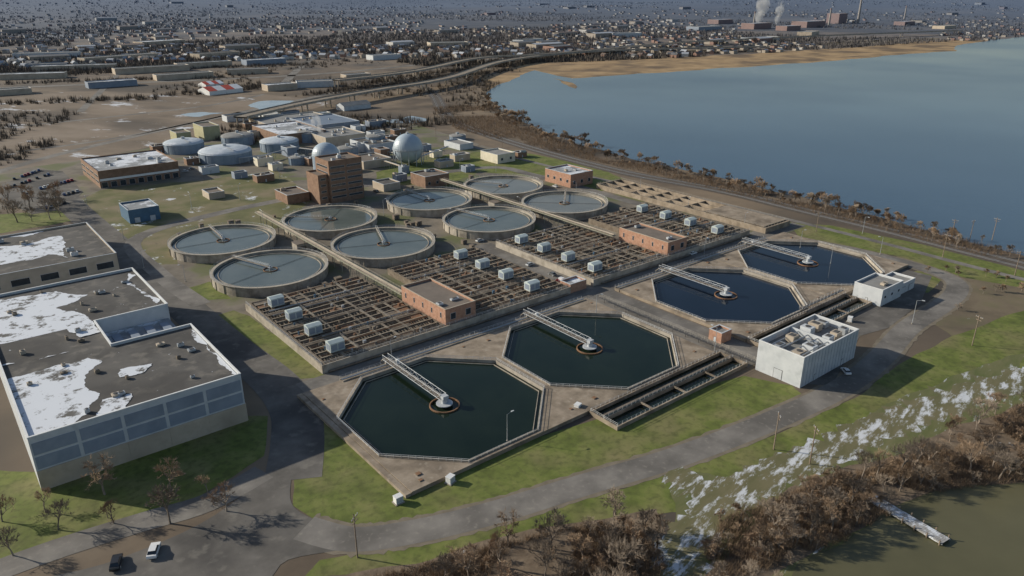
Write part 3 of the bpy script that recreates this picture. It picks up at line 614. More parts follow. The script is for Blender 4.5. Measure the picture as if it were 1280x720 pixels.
b=MB(); b.box(-2.7,2.7,-1.9,1.9,.35,3.6,0,True)
b.face([(-2.8,-2.0,3.6),(2.8,-2.0,3.6),(2.8,0,4.2),(-2.8,0,4.2)]);b.face([(-2.8,0,4.2),(2.8,0,4.2),(2.8,2.0,3.6),(-2.8,2.0,3.6)])
b.face([(-2.8,-2,3.6),(-2.8,0,4.2),(-2.8,2,3.6)]);b.face([(2.8,-2,3.6),(2.8,2,3.6),(2.8,0,4.2)])
b.obj("housing",M_hood,hp)
for x0,x1,y0,y1 in ((-2.4,-.2,-1.96,-1.9),(.2,2.4,-1.96,-1.9),(-2.76,-2.7,-1.4,1.4)):
    b=MB(); b.box(x0,x1,y0,y1,.9,3.1,0,True); b.obj("louvre",M_bgrey,hp)
b=MB(); b.box(-2.8,2.8,-1.8,1.8,0,.35); b.obj("base",M_concd,hp)
first=True
for a in (-11,79,116,205):
    for bb in (51,68.5,85.5,102.5):
        if first: hp.location=(a,bb,3.25); first=False
        else: clone(hp,(a,bb,3.25))
t=thing("storm_basin","long concrete storm basin with sunken bays beside the railway","basin",(232,40,0))
b=MB(); b.ring([(1,1),(22,1),(22,125),(1,125)],[(0,0),(23,0),(23,126),(0,126)],0,3); b.box(7.5,8,1,125,0,2.9);b.box(15,15.5,1,125,0,2.9)
for y in range(42,125,14): b.box(1,7.5,y,y+.5,0,2.6);b.box(8,15,y,y+.5,0,2.6);b.box(15.5,22,y,y+.5,0,2.6)
b.obj("basin_wall",M_pad,t)
b=MB(); b.face([(1,1,.9),(22,1,.9),(22,125,.9),(1,125,.9)]); b.obj("basin_floor",M_pad,t)
b=MB(); b.box(1.5,21.5,2,40,3.05,3.4,0,True); b.obj("cover_slab",M_pad,t)
b=MB(); b.rail([(.5,.5),(22.5,.5),(22.5,125.5),(.5,125.5)],3,closed=True); b.obj("handrail",M_brail,t)
# ---------------- octagonal clarifiers ----------------
KT=math.tan(math.radians(22.5))
def octp(r): k=r*KT; return [(r,-k),(r,k),(k,r),(-k,r),(-r,k),(-r,-k),(-k,-r),(k,-r)]
def octagon(x,label,wm):
    t=thing("octagonal_clarifier",label,"basin",(x,0,0),0,"octagonal clarifiers")
    r=30.0;Rq=31.37;k=r*KT;z=1.2
    b=MB()
    for s in range(4):
        a=math.pi/2*s; rot=lambda p:(p[0]*math.cos(a)-p[1]*math.sin(a),p[0]*math.sin(a)+p[1]*math.cos(a),z)
        b.face([rot(p) for p in [(r,-k),(Rq,-k),(Rq,k),(r,k)]]); b.face([rot(p) for p in [(Rq,k),(Rq,Rq),(k,Rq),(k,r),(r,k)]])
        p0=rot((Rq,-Rq));p1=rot((Rq,Rq)); b.face([(p0[0],p0[1],0),(p1[0],p1[1],0),p1,p0])
    b.obj("deck",M_pad,t)
    b=MB(); b.ring(octp(29.6),octp(29.998),-.5,1.55); b.ring(octp(28.3),octp(28.5),-.3,.62); b.obj("basin_wall",M_conc,t)
    b=MB(); b.face([(p[0],p[1],.35) for p in octp(29.6)]); b.obj("water_surface",wm,t)
    b=MB(); b.rail(octp(30.15),1.2,r=.055,closed=True,step=2.0); b.obj("handrail",M_rail,t)
    b=MB(); b.ring(circ(4.4,32),circ(4.75,32),-.3,.75); b.obj("feedwell",M_rust,t)
    b=MB(); b.cyl(0,0,.2,3.0,.9,n=14); b.cyl(0,0,1.1,1.35,2.6,n=20); b.box(-1.0,1.0,-1.0,1.0,3.0,4.0,0,True); b.obj("drive_column",M_truss,t)
    b=MB(); b.box(-.8,.8,1.2,36,2.45,2.53,0,True); b.obj("bridge_deck",M_concd,t)
    b=MB(); n=16
    for s in (-1.05,1.05):
        b.tube((s,.5,2.35),(s,36,2.35),.11);b.tube((s,.5,4.1),(s,36,4.1),.10)
        for i in range(n+1):
            y=.7+35.3*i/n; b.tube((s,y,2.35),(s,y,4.1),.06,n=4)
            if i<n: b.tube((s,y,2.35 if i%2 else 4.1),(s,y+35.3/n,4.1 if i%2 else 2.35),.055,n=4)
    b.obj("truss_bridge",M_truss,t)
    b=MB()
    for s in (-1,1): b.box(s-.25,s+.25,33.6,34.2,0,2.3)
    for i in range(9): b.box(-.8,.8,36+i*.3,36.3+i*.3,2.4-i*.27,2.5-i*.27,0,True)
    b.obj("bridge_support",M_conc,t)
    b=MB(); b.box(1.9,3.1,31.5,32.4,1.2,2.9); b.obj("control_cabinet",M_white,t)
for i,x in enumerate((0,62.8,143,206.3)):
    octagon(x,"large octagonal clarifier of dark %s water with lattice bridge"%("green" if i<2 else "blue"),M_dark if i<2 else M_navy)
for (a0,a1,b0,b1) in ((-33.2,-31.5,-31.4,34),(-31.4,94.3,31.6,34),(111.4,240,31.6,34),(237.9,240,-31.4,31.4)):
    b=MB(); b.box(a0,a1,b0,b1,0,1.0); b.obj("pavement",M_pad)["kind"]="structure"
def channel(a0,a1,label):
    t=thing("water_channel",label,"channel",(a0,0,0),0,"long effluent channels"); L=a1-a0
    b=MB()
    for y in (-32,-37.4,-43): b.box(0,L,y-.25,y+.25,0,1.3)
    b.box(-.5,0,-43.3,-31.7,0,1.3);b.box(L,L+.5,-43.3,-31.7,0,1.3)
    for k in range(1,4): b.box(L*k/4-.3,L*k/4+.3,-42.7,-37.7,.8,1.2,0,True)
    b.obj("channel_wall",M_pad,t)
    b=MB(); b.face([(0,-42.7,.12),(L,-42.7,.12),(L,-37.7,.12),(0,-37.7,.12)]);b.face([(0,-37.1,.12),(L,-37.1,.12),(L,-32.3,.12),(0,-32.3,.12)]); b.obj("water_surface",M_dark,t)
    b=MB(); b.box(0,L,-36.9,-36.1,1.6,1.7,0,True); b.obj("catwalk",M_concd,t)
    b=MB()
    for y in (-32,-37.4,-43): b.rail([(0,y),(L,y)],1.3,r=.05,step=2)
    b.rail([(-.3,-43),(-.3,-32)],1.3,r=.045); b.obj("handrail",M_rail,t)
channel(32,95.5,"long narrow concrete channel with dark water and railings"); channel(112.5,181.5,"long narrow concrete channel beside the pump building")
for a0,a1 in ((-18,92),(112,222)):
    t=thing("pipe_trench","shallow concrete pipe trench with railings along the basin wall","trench",(a0,0,0),0,"pipe trenches"); L=a1-a0
    b=MB(); b.box(0,L,34.4,34.7,0,1.3);b.box(0,L,32.2,32.4,1.0,1.5); b.obj("trench_wall",M_conc,t)
    b=MB(); b.rail([(0,34.55),(L,34.55)],1.3,r=.045,step=2.2); b.obj("handrail",M_rail,t)
    b=MB(); b.tube((0,42.6,.6),(L,42.6,.6),.35,n=8); b.obj("pipe",M_concd,t)
    b=MB(); b.tube((0,33.4,1.4),(L,33.4,1.4),.28,n=8); b.obj("pipe",M_steel,t)
t=thing("steel_walkway","low dark steel walkway on legs crossing between basins","walkway",(98.5,0,0))
b=MB(); b.box(-.8,.8,-46,30,1.5,1.6,0,True)
for y in range(-45,30,6): b.tube((-.7,y,0),(-.7,y,1.5),.1);b.tube((.7,y,0),(.7,y,1.5),.1)
b.obj("walkway_deck",M_drail,t); b=MB(); b.rail([(-.8,-46),(-.8,30)],1.6,r=.045);b.rail([(.8,-46),(.8,30)],1.6,r=.045); b.obj("handrail",M_brail,t)
t=thing("steel_walkway","raised steel walkway leading to the control building","walkway",(0,0,0))
b=MB(); b.box(150,182,-30.9,-29.6,2.4,2.5,0,True)
for x in range(151,182,6): b.tube((x,-30.2,1.2),(x,-30.2,2.4),.12)
b.obj("walkway_deck",M_drail,t); b=MB(); b.rail([(150,-30.9),(182,-30.9)],2.5,r=.045);b.rail([(150,-29.6),(182,-29.6)],2.5,r=.045); b.obj("handrail",M_rail,t)
cab=thing("utility_cabinet","white metal utility cabinet on a concrete base","cabinet",(0,0,0),0,"utility cabinets")
b=MB(); b.box(-1.0,1.0,-.8,.8,.2,1.9,0,True); b.box(-1.08,1.08,-.88,.88,1.9,2.05,0,True); b.obj("cabinet_body",M_white,cab)
for x0,x1 in ((-.9,-.05),(.05,.9)):
    b=MB(); b.box(x0,x1,-.84,-.8,.35,1.75,0,True); b.obj("door",M_lgrey,cab)
b=MB(); b.box(-1.3,1.3,-1.1,1.1,0,.2); b.obj("base",M_conc,cab)
pts=[P(498,628),P(563,603),P(722,512),P(1062,402)]; cab.location=(*pts[0],0.03)
for p in pts[1:]: clone(cab,(*p,.03),.3)
rr=random.Random(12)
gc=thing("utility_housing","weathered grey utility housing in the plant yard","cabinet",(92,230,.03),0,"yard housings")
b=MB(); b.box(-1.2,1.2,-.9,.9,.2,2.0,0,True); b.box(-1.3,1.3,-1.0,1.0,2.0,2.12,0,True); b.obj("housing_body",M_concd,gc); b=MB(); b.box(-.5,.5,-.94,-.9,.3,1.8,0,True); b.obj("door",M_drail,gc)
for i in range(36):
    a,bb=rr.choice([(rr.uniform(88,100),rr.uniform(112,225)),(rr.uniform(-26,230),rr.uniform(114,118)),(rr.uniform(30,36)+rr.choice([0,60,122]),rr.uniform(166,178)),(rr.uniform(110,220),rr.uniform(228,262)),(rr.uniform(-30,90),rr.uniform(228,240))])
    clone(gc,(a,bb,.03),rr.choice([0,1.57]),rr.uniform(.6,1.4))
hat=thing("access_hatch","low rusty steel access hatch set on the concrete deck","hatch",(-26,-26,1.2),0,"access hatches")
b=MB(); b.box(-.7,.7,-.7,.7,0,.25); b.obj("frame",M_concd,hat); b=MB(); b.box(-.6,.6,-.6,.6,.255,.32,0,True); b.obj("lid",M_rust,hat)
for ox_ in (0,62.8,143,206.3):
    for sx,sy in ((1,1),(-1,1),(1,-1),(-1,-1)): clone(hat,(ox_+sx*rr.uniform(24.5,29),sy*rr.uniform(25.5,29),1.2),0,rr.uniform(.6,1.1))
# ---------------- digesters, gas holders ----------------
def digester(px,py,r,h,label,dome=None):
    p=P(px,py); t=thing("digester_tank",label,"tank",(p[0],p[1],0),0,"covered digester tanks")
    b=MB(); b.cyl(0,0,0,h,r,n=48,cap=False)
    for i in range(16):
        a=math.pi*2*i/16; b.tube(((r+.05)*math.cos(a),(r+.05)*math.sin(a),0),((r+.05)*math.cos(a),(r+.05)*math.sin(a),h),.2)
    b.obj("tank_wall",M_dig,t)
    b=MB(); b.dome(0,0,h,r*1.02,r*.2,48,6); b.obj("cover",dome or M_digroof,t,smooth=True)
    b=MB(); b.cyl(0,0,h+r*.18,h+r*.2+1.6,1.4,n=12); b.obj("gas_fitting",M_steel,t)
    b=MB(); b.box(-.6,.6,-r-1,0,h+r*.19,h+r*.19+.15,0,True); b.obj("cover_walkway",M_steel,t)
    b=MB(); b.rail(circ(r*1.0,28),h,closed=True,step=4,r=.05); b.obj("handrail",M_rail,t)
digester(283,200,19,7,"wide blue-grey digester tank with snow-dusted domed cover")
digester(231,189,15,7,"blue-grey digester tank with pale cover")
digester(350,187,15,7,"blue-grey digester tank with low domed cover"); digester(298,180,13,7,"blue-grey digester tank behind the larger ones",M_roofg)
digester(385,176,10,7,"small blue-grey tank near the process halls",M_roofg); digester(435,196,8,7,"small grey sludge tank beside the hall",M_roofg); digester(470,182,8,8,"small grey sludge tank beside the hall",M_roofg)
digester(372,205,6,5,"small low round grey tank",M_roofg); digester(572,174,7,3,"small low round grey tank",M_roofg)
p=P(511,205); t=thing("gas_holder","large pale blue spherical gas holder on a ring base","gas holder",(p[0],p[1],0))
b=MB(); n=40;k=24; pr=None
for j in range(k+1):
    th=math.pi*j/k; rr_=11.0*math.sin(th); zz=11.6-11.0*math.cos(th); cur=[(rr_*math.cos(2*math.pi*i/n),rr_*math.sin(2*math.pi*i/n),zz) for i in range(n)]
    if pr:
        for i in range(n): l=(i+1)%n; b.face([pr[i],pr[l],cur[l],cur[i]])
    pr=cur
b.obj("sphere",M_sph,t,smooth=True)
b=MB()
for i in range(12):
    a=math.pi*2*i/12; b.tube((10.8*math.cos(a),10.8*math.sin(a),0),(11.0*math.cos(a),11.0*math.sin(a),11),.3,n=6)
b.ring(circ(11.0,40),circ(11.5,40),11.3,11.6); b.obj("support_ring",M_steel,t)
b=MB(); b.rail(circ(11.4,36),11.6,closed=True,r=.06);b.cyl(0,0,22.5,23.6,1,n=10); b.obj("handrail",M_rail,t)
p=P(410,224); t=thing("domed_tank","round tank with a smooth pale dome behind the office tower","tank",(p[0],p[1],0))
b=MB(); b.cyl(0,0,0,17,9,n=32,cap=False); b.obj("tank_wall",M_dig,t); b=MB(); b.dome(0,0,17,9.1,8,32,8); b.obj("dome",M_sph,t,smooth=True)
# ---------------- trees ----------------
def tree_proto(seed,h,name,label,tw,lev=5,spread=.5,dense=5,tww=.035,grp="bare trees"):
    rr=random.Random(seed); T=MB();C=MB()
    def rv(): return Vector((rr.uniform(-1,1),rr.uniform(-1,1),rr.uniform(-1,1)))
    def grow(p,d,L,r,l):
        q=p+d*L*.5; d2=(d+rv()*.22).normalized(); e=q+d2*L*.5
        tg=T if l<3 else C; n=5 if l<2 else 3
        tg.tube(p,q,r,r*.85,n=n); tg.tube(q,e,r*.85,r*.62,n=n)
        if l>=lev:
            for _ in range(dense):
                dd=(d2+rv()*.75+Vector((0,0,.25))).normalized(); s=p.lerp(e,rr.random()); ln=L*rr.uniform(.7,1.6); w=dd.orthogonal().normalized()*tww
                C.face([s-w,s+w,s+dd*ln])
            return
        for k in range(rr.choice([2,3,3])+(1 if l<2 else 0)):
            nd=(d2+rv()*(spread+.25*(l>0))+Vector((0,0,.2))).normalized()
            s=e if k==0 else q.lerp(e,rr.uniform(.2,1))
            grow(s,nd,L*rr.uniform(.62,.82),r*.6,l+1)
    grow(Vector((0,0,0)),Vector((rr.uniform(-.1,.1),rr.uniform(-.1,.1),1)).normalized(),h*.26,h*.015+.05,0)
    t=thing(name,label,"tree",(0,0,0),0,grp); T.obj("trunk",M_bark,t); C.obj("crown",tw,t); return t
protos=[tree_proto(s,h,"bare_tree","bare winter tree with fine grey-brown branches",tw,dense=5,tww=.035) for s,h,tw in ((1,11,M_twig),(2,12,M_twig2),(3,10,M_twig2),(4,12,M_twig),(5,11,M_twig2),(6,12,M_twig))]
shore=[tree_proto(s,h,"bare_tree","bare winter tree on the lake shore",tw,dense=7,tww=.07) for s,h,tw in ((21,12,M_twig),(22,13,M_twig2),(23,11,M_twig2))]
shr=[tree_proto(s,5,"bare_shrub","low bare brown shrub with thin stems",tw,lev=4,spread=.9,dense=10,tww=.035,grp="bare shrubs") for s,tw in ((11,M_twig2),(12,M_twig2),(13,M_twig))]
used=set()
def plant(pr,p,sc_,rr):
    x,y=p; i=id(pr)
    if i not in used:
        used.add(i); pr.location=(x,y,0); pr.rotation_euler=(0,0,rr.uniform(0,6.28)); pr.scale=(sc_,)*3
    else: clone(pr,(x,y,0),rr.uniform(0,6.28),(sc_*rr.uniform(.9,1.15),sc_*rr.uniform(.9,1.15),sc_))
rr=random.Random(77)
zones=[([(540,735),(600,690),(700,666),(800,652),(835,680),(790,740),(760,860),(480,860)],44,1.1,4.5),
 ([(430,745),(520,716),(620,700),(620,900),(350,900)],12,.85,5),
 ([(940,690),(1000,635),(1110,584),(1160,580),(1150,612),(1090,645),(1020,690)],32,1.0,4.5),
 ([(1160,545),(1290,498),(1290,598),(1160,612)],22,.95,5),
 ([(850,745),(930,705),(1000,700),(960,860),(850,860)],10,.8,4),
 ([(2,262),(30,245),(78,250),(80,272),(20,285)],16,1.5,6),
 ([(0,640),(60,625),(240,600),(290,640),(120,680),(0,700)],12,1.15,9)]
for pl,n,s,md in zones:
    for p in scatter(PL(pl),n,rr,md): plant(rr.choice(protos),p,s*rr.uniform(.55,1.15),rr)
shoreL=smooth_poly(PL([(585,98),(600,125),(618,140),(655,160),(700,178),(760,197),(830,214),(900,230),(970,247),(1060,268),(1130,286),(1290,328)]),False,10)
for i in range(148):
    u=rr.random()**1.05; k=int(u*(len(shoreL)-1)); p=shoreL[k]; dens=noise.noise(Vector((k*.13,0,0)))
    plant(rr.choice(shore),(p[0]+rr.uniform(-12,10),p[1]+rr.uniform(-12,10)),rr.uniform(.55,.95)+max(0,dens)*1.1*(1 if k<len(shoreL)*.8 else .4),rr)
for pl,n in (([(560,720),(700,660),(830,645),(850,690),(790,760),(500,760)],60),([(900,650),(1000,610),(1200,550),(1290,505),(1290,596),(1150,618),(1050,680),(1000,700),(850,740)],100),([(1140,325),(1290,350),(1290,440),(1200,400)],12)):
    for p in scatter(PL(pl),n,rr,1.5,.05): plant(rr.choice(shr),p,rr.uniform(.6,1.2),rr)
for i in range(110):
    k=rr.randrange(len(shoreL)); p=shoreL[k]; plant(rr.choice(shr),(p[0]+rr.uniform(-12,12),p[1]+rr.uniform(-12,12)),rr.uniform(.7,1.3),rr)
def woodmass(name,cands,hh,nt_,m,seed,wd=.35,label="mass of bare grey-brown trees across the distance"):
    r2=random.Random(seed); b=MB()
    for (x,y) in cands:
        h=hh*r2.uniform(.5,1.2); z0=hz(x,y)
        for _ in range(nt_):
            a=r2.uniform(0,6.28); rad=h*.6*r2.random()**.5; px=x+rad*math.cos(a)*.7;py=y+rad*math.sin(a)*.7
            top=(x+rad*math.cos(a),y+rad*math.sin(a),z0+h*r2.uniform(.5,1)*(1-.35*(rad/(h*.6))**2)); w=h*wd*r2.uniform(.15,.4); c=math.cos(a+1.57)*w;s=math.sin(a+1.57)*w
            b.face([(px-c,py-s,z0),(px+c,py+s,z0),top])
    o=b.obj(name,m); o["kind"]="stuff"; o["label"]=label; o["category"]="woodland"
def polar(n,r0,r1,seed,a=41):
    r2=random.Random(seed);out=[]
    while len(out)<n:
        r=1/r2.uniform(1/r1,1/r0); an=math.radians(51+r2.uniform(-a,a)); x=CX+r*math.cos(an);y=CY+r*math.sin(an)
        if pip(x,y,LAKE): continue
        out.append((x,y))
    return out
reed=PL([(600,104),(628,88),(665,79),(740,77),(850,72),(1000,64),(1200,51),(1240,52),(1200,70),(700,102)])
cl=[c for c in polar(48000,1300,9000,5) if noise.noise(Vector((c[0]*.0016,c[1]*.0016,7)))+.35*noise.noise(Vector((c[0]*.007,c[1]*.007,4)))>-.12 and not pip(c[0],c[1],reed)]
woodmass("distant_woodland",cl,11,6,M_wood,5,.32)
cl=[c for c in polar(6500,640,1500,6,41) if noise.noise(Vector((c[0]*.005,c[1]*.005,2)))>.14 and not pip(c[0],c[1],reed) and c[1]>430]
belt=[]
for (x0,y0,x1,y1,n) in ((380,120,600,92,260),(430,108,620,80,260),(480,102,640,88,200),(590,120,560,150,60),(0,200,60,175,60),(200,120,420,100,120),(0,105,280,96,160),(560,90,700,74,300),(600,100,640,150,120),(700,74,900,66,320),(900,66,1100,56,380),(0,130,200,122,120),(250,118,330,108,80),(60,90,420,80,300)):
    A=P(x0,y0);Bq=P(x1,y1)
    for _ in range(n):
        f=R.random(); x=A[0]+(Bq[0]-A[0])*f+R.gauss(0,10); y=A[1]+(Bq[1]-A[1])*f+R.gauss(0,10)
        if not pip(x,y,LAKE): belt.append((x,y))
woodmass("scrub_woodland",cl+belt,7,14,M_wood,8,.16,"thin belts of bare scrub trees over brown fields")
b=MB(); r2=random.Random(9)
def brush(poly,n,h,clump=.05):
    for (x,y) in scatter(PL(poly),n,r2,0,clump):
        for _ in range(7):
            d=Vector((r2.uniform(-.6,.6),r2.uniform(-.6,.6),1)); L=h*r2.uniform(.4,1.1); w=.04; a=r2.uniform(0,3.14); s=Vector((x+r2.uniform(-.5,.5),y+r2.uniform(-.5,.5),0)); o=Vector((math.cos(a)*w,math.sin(a)*w,0)); b.face([s-o,s+o,s+d*L])
brush([(420,735),(560,698),(700,662),(830,642),(850,690),(790,760),(400,800)],4000,1.9)
brush([(900,650),(1000,612),(1130,572),(1290,502),(1290,600),(1150,618),(1050,680),(1000,700),(860,740)],5500,2.1)
brush([(540,135),(570,162),(700,192),(900,238),(1100,286),(1290,336),(1290,322),(1100,274),(900,226),(700,176),(610,130)],9000,3.2,.02)
o=b.obj("brush",M_twig2); o["kind"]="stuff"; o["label"]="tangled brown winter brush on the banks"; o["category"]="brush"
# ---------------- town ----------------
def house_mesh(w,d,h,rh,wm,rm):
    b=MB(); b.box(-w/2,w/2,-d/2,d/2,-2,h); b.face([(-w/2,-d/2,h),(-w/2,0,h+rh),(-w/2,d/2,h)]);b.face([(w/2,-d/2,h),(w/2,d/2,h),(w/2,0,h+rh)])
    b.face([(-w/2-.3,-d/2-.4,h-.1),(w/2+.3,-d/2-.4,h-.1),(w/2+.3,0,h+rh+.1),(-w/2-.3,0,h+rh+.1)],1);b.face([(-w/2-.3,0,h+rh+.1),(w/2+.3,0,h+rh+.1),(w/2+.3,d/2+.4,h-.1),(-w/2-.3,d/2+.4,h-.1)],1)
    return b.mesh("house",[wm,rm])
HM=[house_mesh(w,d,h,rh,wm,rm) for (w,d,h,rh) in ((10,8,5,3),(13,9,5.5,3.2)) for wm in M_hwall for rm in M_hroof]
pts=[c for c in polar(2900,1500,5600,15) if noise.noise(Vector((c[0]*.0014,c[1]*.0014,12)))>-.12 and not pip(c[0],c[1],reed)]
pts.sort(key=lambda c:math.hypot(c[0]-CX,c[1]-CY))
r2=random.Random(4)
for (x,y) in pts[:290]:
    o=bpy.data.objects.new("house",r2.choice(HM)); scene.collection.objects.link(o); o.location=(x,y,hz(x,y)); o.rotation_euler=(0,0,r2.choice([.1,1.67,.6,2.2])); o["label"]="small gabled house in the town across the bay"; o["category"]="house"; o["group"]="houses in the distant town"
b=MB(); mats=M_hwall+M_hroof
for (x,y) in pts[290:]:
    w,d,h=r2.uniform(8,14),r2.uniform(8,11),r2.uniform(4,6)
    if r2.random()<.03: w,d,h=r2.uniform(35,80),r2.uniform(20,40),r2.uniform(7,12)
    z=hz(x,y); b.box(x-w/2,x+w/2,y-d/2,y+d/2,z-3,z+h,r2.choice([0,1,1,2])); rm=3+r2.choice([0,1,1,2])
    b.face([(x-w/2-.3,y-d/2-.3,z+h+.05),(x+w/2+.3,y-d/2-.3,z+h+.05),(x+w/2+.3,y,z+h+2),(x-w/2-.3,y,z+h+2)],rm);b.face([(x-w/2-.3,y,z+h+2),(x+w/2+.3,y,z+h+2),(x+w/2+.3,y+d/2+.3,z+h+.05),(x-w/2-.3,y+d/2+.3,z+h+.05)],rm)
o=b.obj("distant_town",mats); o["kind"]="stuff"; o["label"]="far-off town buildings scattered over the hills"; o["category"]="town"
for (x,y,w,d,h) in ((1010,34,120,60,20),(1045,30,60,50,38),(945,36,100,50,18),(985,38,80,40,14),(900,30,90,50,16),(1130,32,80,40,14)):
    p=P(x,y); building("factory","far brick industrial plant building beyond the lake",p[0]-w/2,p[0]+w/2,p[1]-d/2,p[1]+d/2,h,M_hwall[2],M_hroof[0],cat="factory")
for x,y,h,r in ((1072,30,95,4),(1036,32,60,3),(942,33,50,3),(1130,26,60,3)):
    p=P(x,y); t=thing("chimney","tall slender concrete factory chimney","chimney",(p[0],p[1],0)); b=MB(); b.cyl(0,0,0,h,r*1.3,r*.8,n=16); b.obj("stack",M_hwall[1],t); b=MB(); b.ring(circ(r*.8,16),circ(r*.95,16),h-6,h); b.obj("stack_band",M_hwall[2],t)
def plume(loc,s,rot,label,dens):
    vm=bpy.data.materials.new("steam"); vm.use_nodes=True; nt=vm.node_tree; nt.nodes.clear()
    out=N(nt,"ShaderNodeOutputMaterial"); pv=N(nt,"ShaderNodeVolumePrincipled"); pv.inputs["Color"].default_value=(.97,.98,1,1)
    tc=N(nt,"ShaderNodeTexCoord"); tn=N(nt,"ShaderNodeTexNoise"); tn.inputs["Scale"].default_value=1.8; tn.inputs["Detail"].default_value=4
    mp=N(nt,"ShaderNodeMapRange"); mp.inputs[1].default_value=.42; mp.inputs[2].default_value=.66
    ml=N(nt,"ShaderNodeMath",operation='MULTIPLY')
    nt.links.new(tc.outputs["Object"],tn.inputs["Vector"]); nt.links.new(tn.outputs[0],mp.inputs[0]); nt.links.new(mp.outputs[0],ml.inputs[0]); ml.inputs[1].default_value=dens
    nt.links.new(ml.outputs[0],pv.inputs["Density"]); nt.links.new(pv.outputs[0],out.inputs["Volume"])
    b=MB(); n=20;k=12;pr=None
    for j in range(k+1):
        th=math.pi*j/k; r_=math.sin(th)*(0.3+.7*j/k)*(1+.2*math.sin(j*2.1)); cur=[(r_*math.cos(2*math.pi*i/n)+.5*(j/k)**2,r_*math.sin(2*math.pi*i/n),-math.cos(th)) for i in range(n)]
        if pr:
            for i in range(n): l=(i+1)%n; b.face([pr[i],pr[l],cur[l],cur[i]])
        pr=cur
    o=b.obj("steam_plume",vm,None,loc); o.scale=s; o.rotation_euler=rot; o["label"]=label; o["category"]="steam"
p=P(400,195); plume((p[0],p[1],24),(7,5,13),(0,-.9,.7),"wisp of white steam drifting from a process vent",.16)
p=P(950,36); plume((p[0],p[1],60),(36,30,62),(0,-.7,.9),"tall white steam plume above the far factory",.05)
p=P(972,34); plume((p[0],p[1],45),(24,20,45),(0,-.5,.9),"second white steam plume above the far factory",.05)
# ---------------- vehicles, lamps, poles ----------------
def car_parts():
    body=MB(); prof=[(-2.25,.35),(-2.3,.75),(-2.2,.98),(-1.3,1.05),(1.0,1.02),(2.1,.85),(2.3,.62),(2.28,.35)]
    for s,w in ((1,.9),(-1,-.9)):
        f=[(x,w,z) for x,z in prof]; body.face(f if s<0 else f[::-1])
    for i in range(len(prof)):
        (x0,z0),(x1,z1)=prof[i],prof[(i+1)%len(prof)]; body.face([(x0,-.9,z0),(x0,.9,z0),(x1,.9,z1),(x1,-.9,z1)])
    g=MB(); L=[(-1.8,.84,1.03),(1.0,.84,1.03),(.35,.66,1.5),(-1.35,.66,1.5)]
    g.face(L);g.face([(x,-y,z) for x,y,z in L][::-1]); g.face([L[1],(L[1][0],-L[1][1],L[1][2]),(L[2][0],-L[2][1],L[2][2]),L[2]]);g.face([L[3],(L[3][0],-L[3][1],L[3][2]),(L[0][0],-L[0][1],L[0][2]),L[0]])
    roof=MB(); roof.box(-1.38,.38,-.68,.68,1.5,1.56,0,True)
    wh=MB(); n=12
    for k in range(n):
        a=2*math.pi*k/n; wh.v.append((.33*math.cos(a),-.11,.33*math.sin(a)));wh.v.append((.33*math.cos(a),.11,.33*math.sin(a)))
    for k in range(n): l=(k+1)%n; wh.f.append((2*k,2*l,2*l+1,2*k+1)); wh.m.append(0)
    wh.f.append(tuple(range(0,2*n,2)));wh.m.append(1); wh.f.append(tuple(range(1,2*n,2))[::-1]);wh.m.append(1)
    return body,g,roof,wh
CP={}
for c_ in CARC:
    t=thing("parked_car","%s car parked on the asphalt"%c_,"car",(0,0,.08),0,"parked cars"); body,g,roof,wh=car_parts()
    body.obj("body",M_car[c_],t);g.obj("window",M_glass,t);roof.obj("roof",M_car[c_],t)
    me=wh.mesh("wheel",[M_tyre,M_steel])
    for wx in (-1.4,1.4):
        for wy in (-.85,.85): o=bpy.data.objects.new("wheel",me); scene.collection.objects.link(o); o.parent=t; o.location=(wx,wy,.33)
    CP[c_]=t
cused=set()
def car(c_,p,rz,s=1):
    if c_ not in cused: cused.add(c_); CP[c_].location=(p[0],p[1],.08); CP[c_].rotation_euler=(0,0,rz); CP[c_].scale=(s,)*3
    else: clone(CP[c_],(p[0],p[1],.08),rz,s)
car("white",P(193,691),1.1,1.15);car("black",P(146,706),1.2,1.15);car("white",P(1057,466),.9);car("silver",P(663,332),0);car("grey",P(612,322),1.57);car("white",P(866,318),0);car("white",P(694,234),1.5)
rr=random.Random(5)
for row,(x0,y0,x1,y1,n) in enumerate([(8,236,60,219,12),(30,242,90,226,13),(70,247,96,240,6),(52,262,80,254,6),(14,226,48,214,9)]):
    A=P(x0,y0);Bq=P(x1,y1)
    for i in range(n):
        if rr.random()<.15: continue
        f=i/(n-1); car(rr.choice(list(CARC)),(A[0]+(Bq[0]-A[0])*f+rr.uniform(-.3,.3),A[1]+(Bq[1]-A[1])*f),1.57+rr.uniform(-.05,.05))
for px,py in ((600,302),(708,300),(470,240),(420,262),(690,344),(232,215),(240,212),(520,240)): car(rr.choice(["white","silver","grey"]),P(px,py),rr.choice([0,1.57]))
sheet("parking_lot",PL([(-20,240),(50,212),(78,214),(104,240),(80,262),(40,268)]),.074,M_asph)
p=P(697,356); t=thing("flatbed_truck","red and white service truck parked by the basins","truck",(p[0],p[1],.08),.1)
b=MB(); b.box(1.6,3.4,-1.1,1.1,.6,2.6,0,True); b.obj("cab",M_car["white"],t); b=MB(); b.box(-3.6,1.5,-1.15,1.15,.9,1.3,0,True); b.box(-3.6,1.5,-1.15,-1.05,1.3,2.1,0,True);b.box(-3.6,1.5,1.05,1.15,1.3,2.1,0,True); b.obj("cargo_bed",M_car["red"],t)
b=MB(); b.box(3.4,3.44,-.95,.95,1.6,2.4,0,True); b.obj("windscreen",M_glass,t)
for wx in (-2.5,2.4):
    for wy in (-1,1):
        b=MB(); b.tube((wx,wy-.15,.45),(wx,wy+.15,.45),.45,n=12); b.obj("wheel",M_tyre,t)
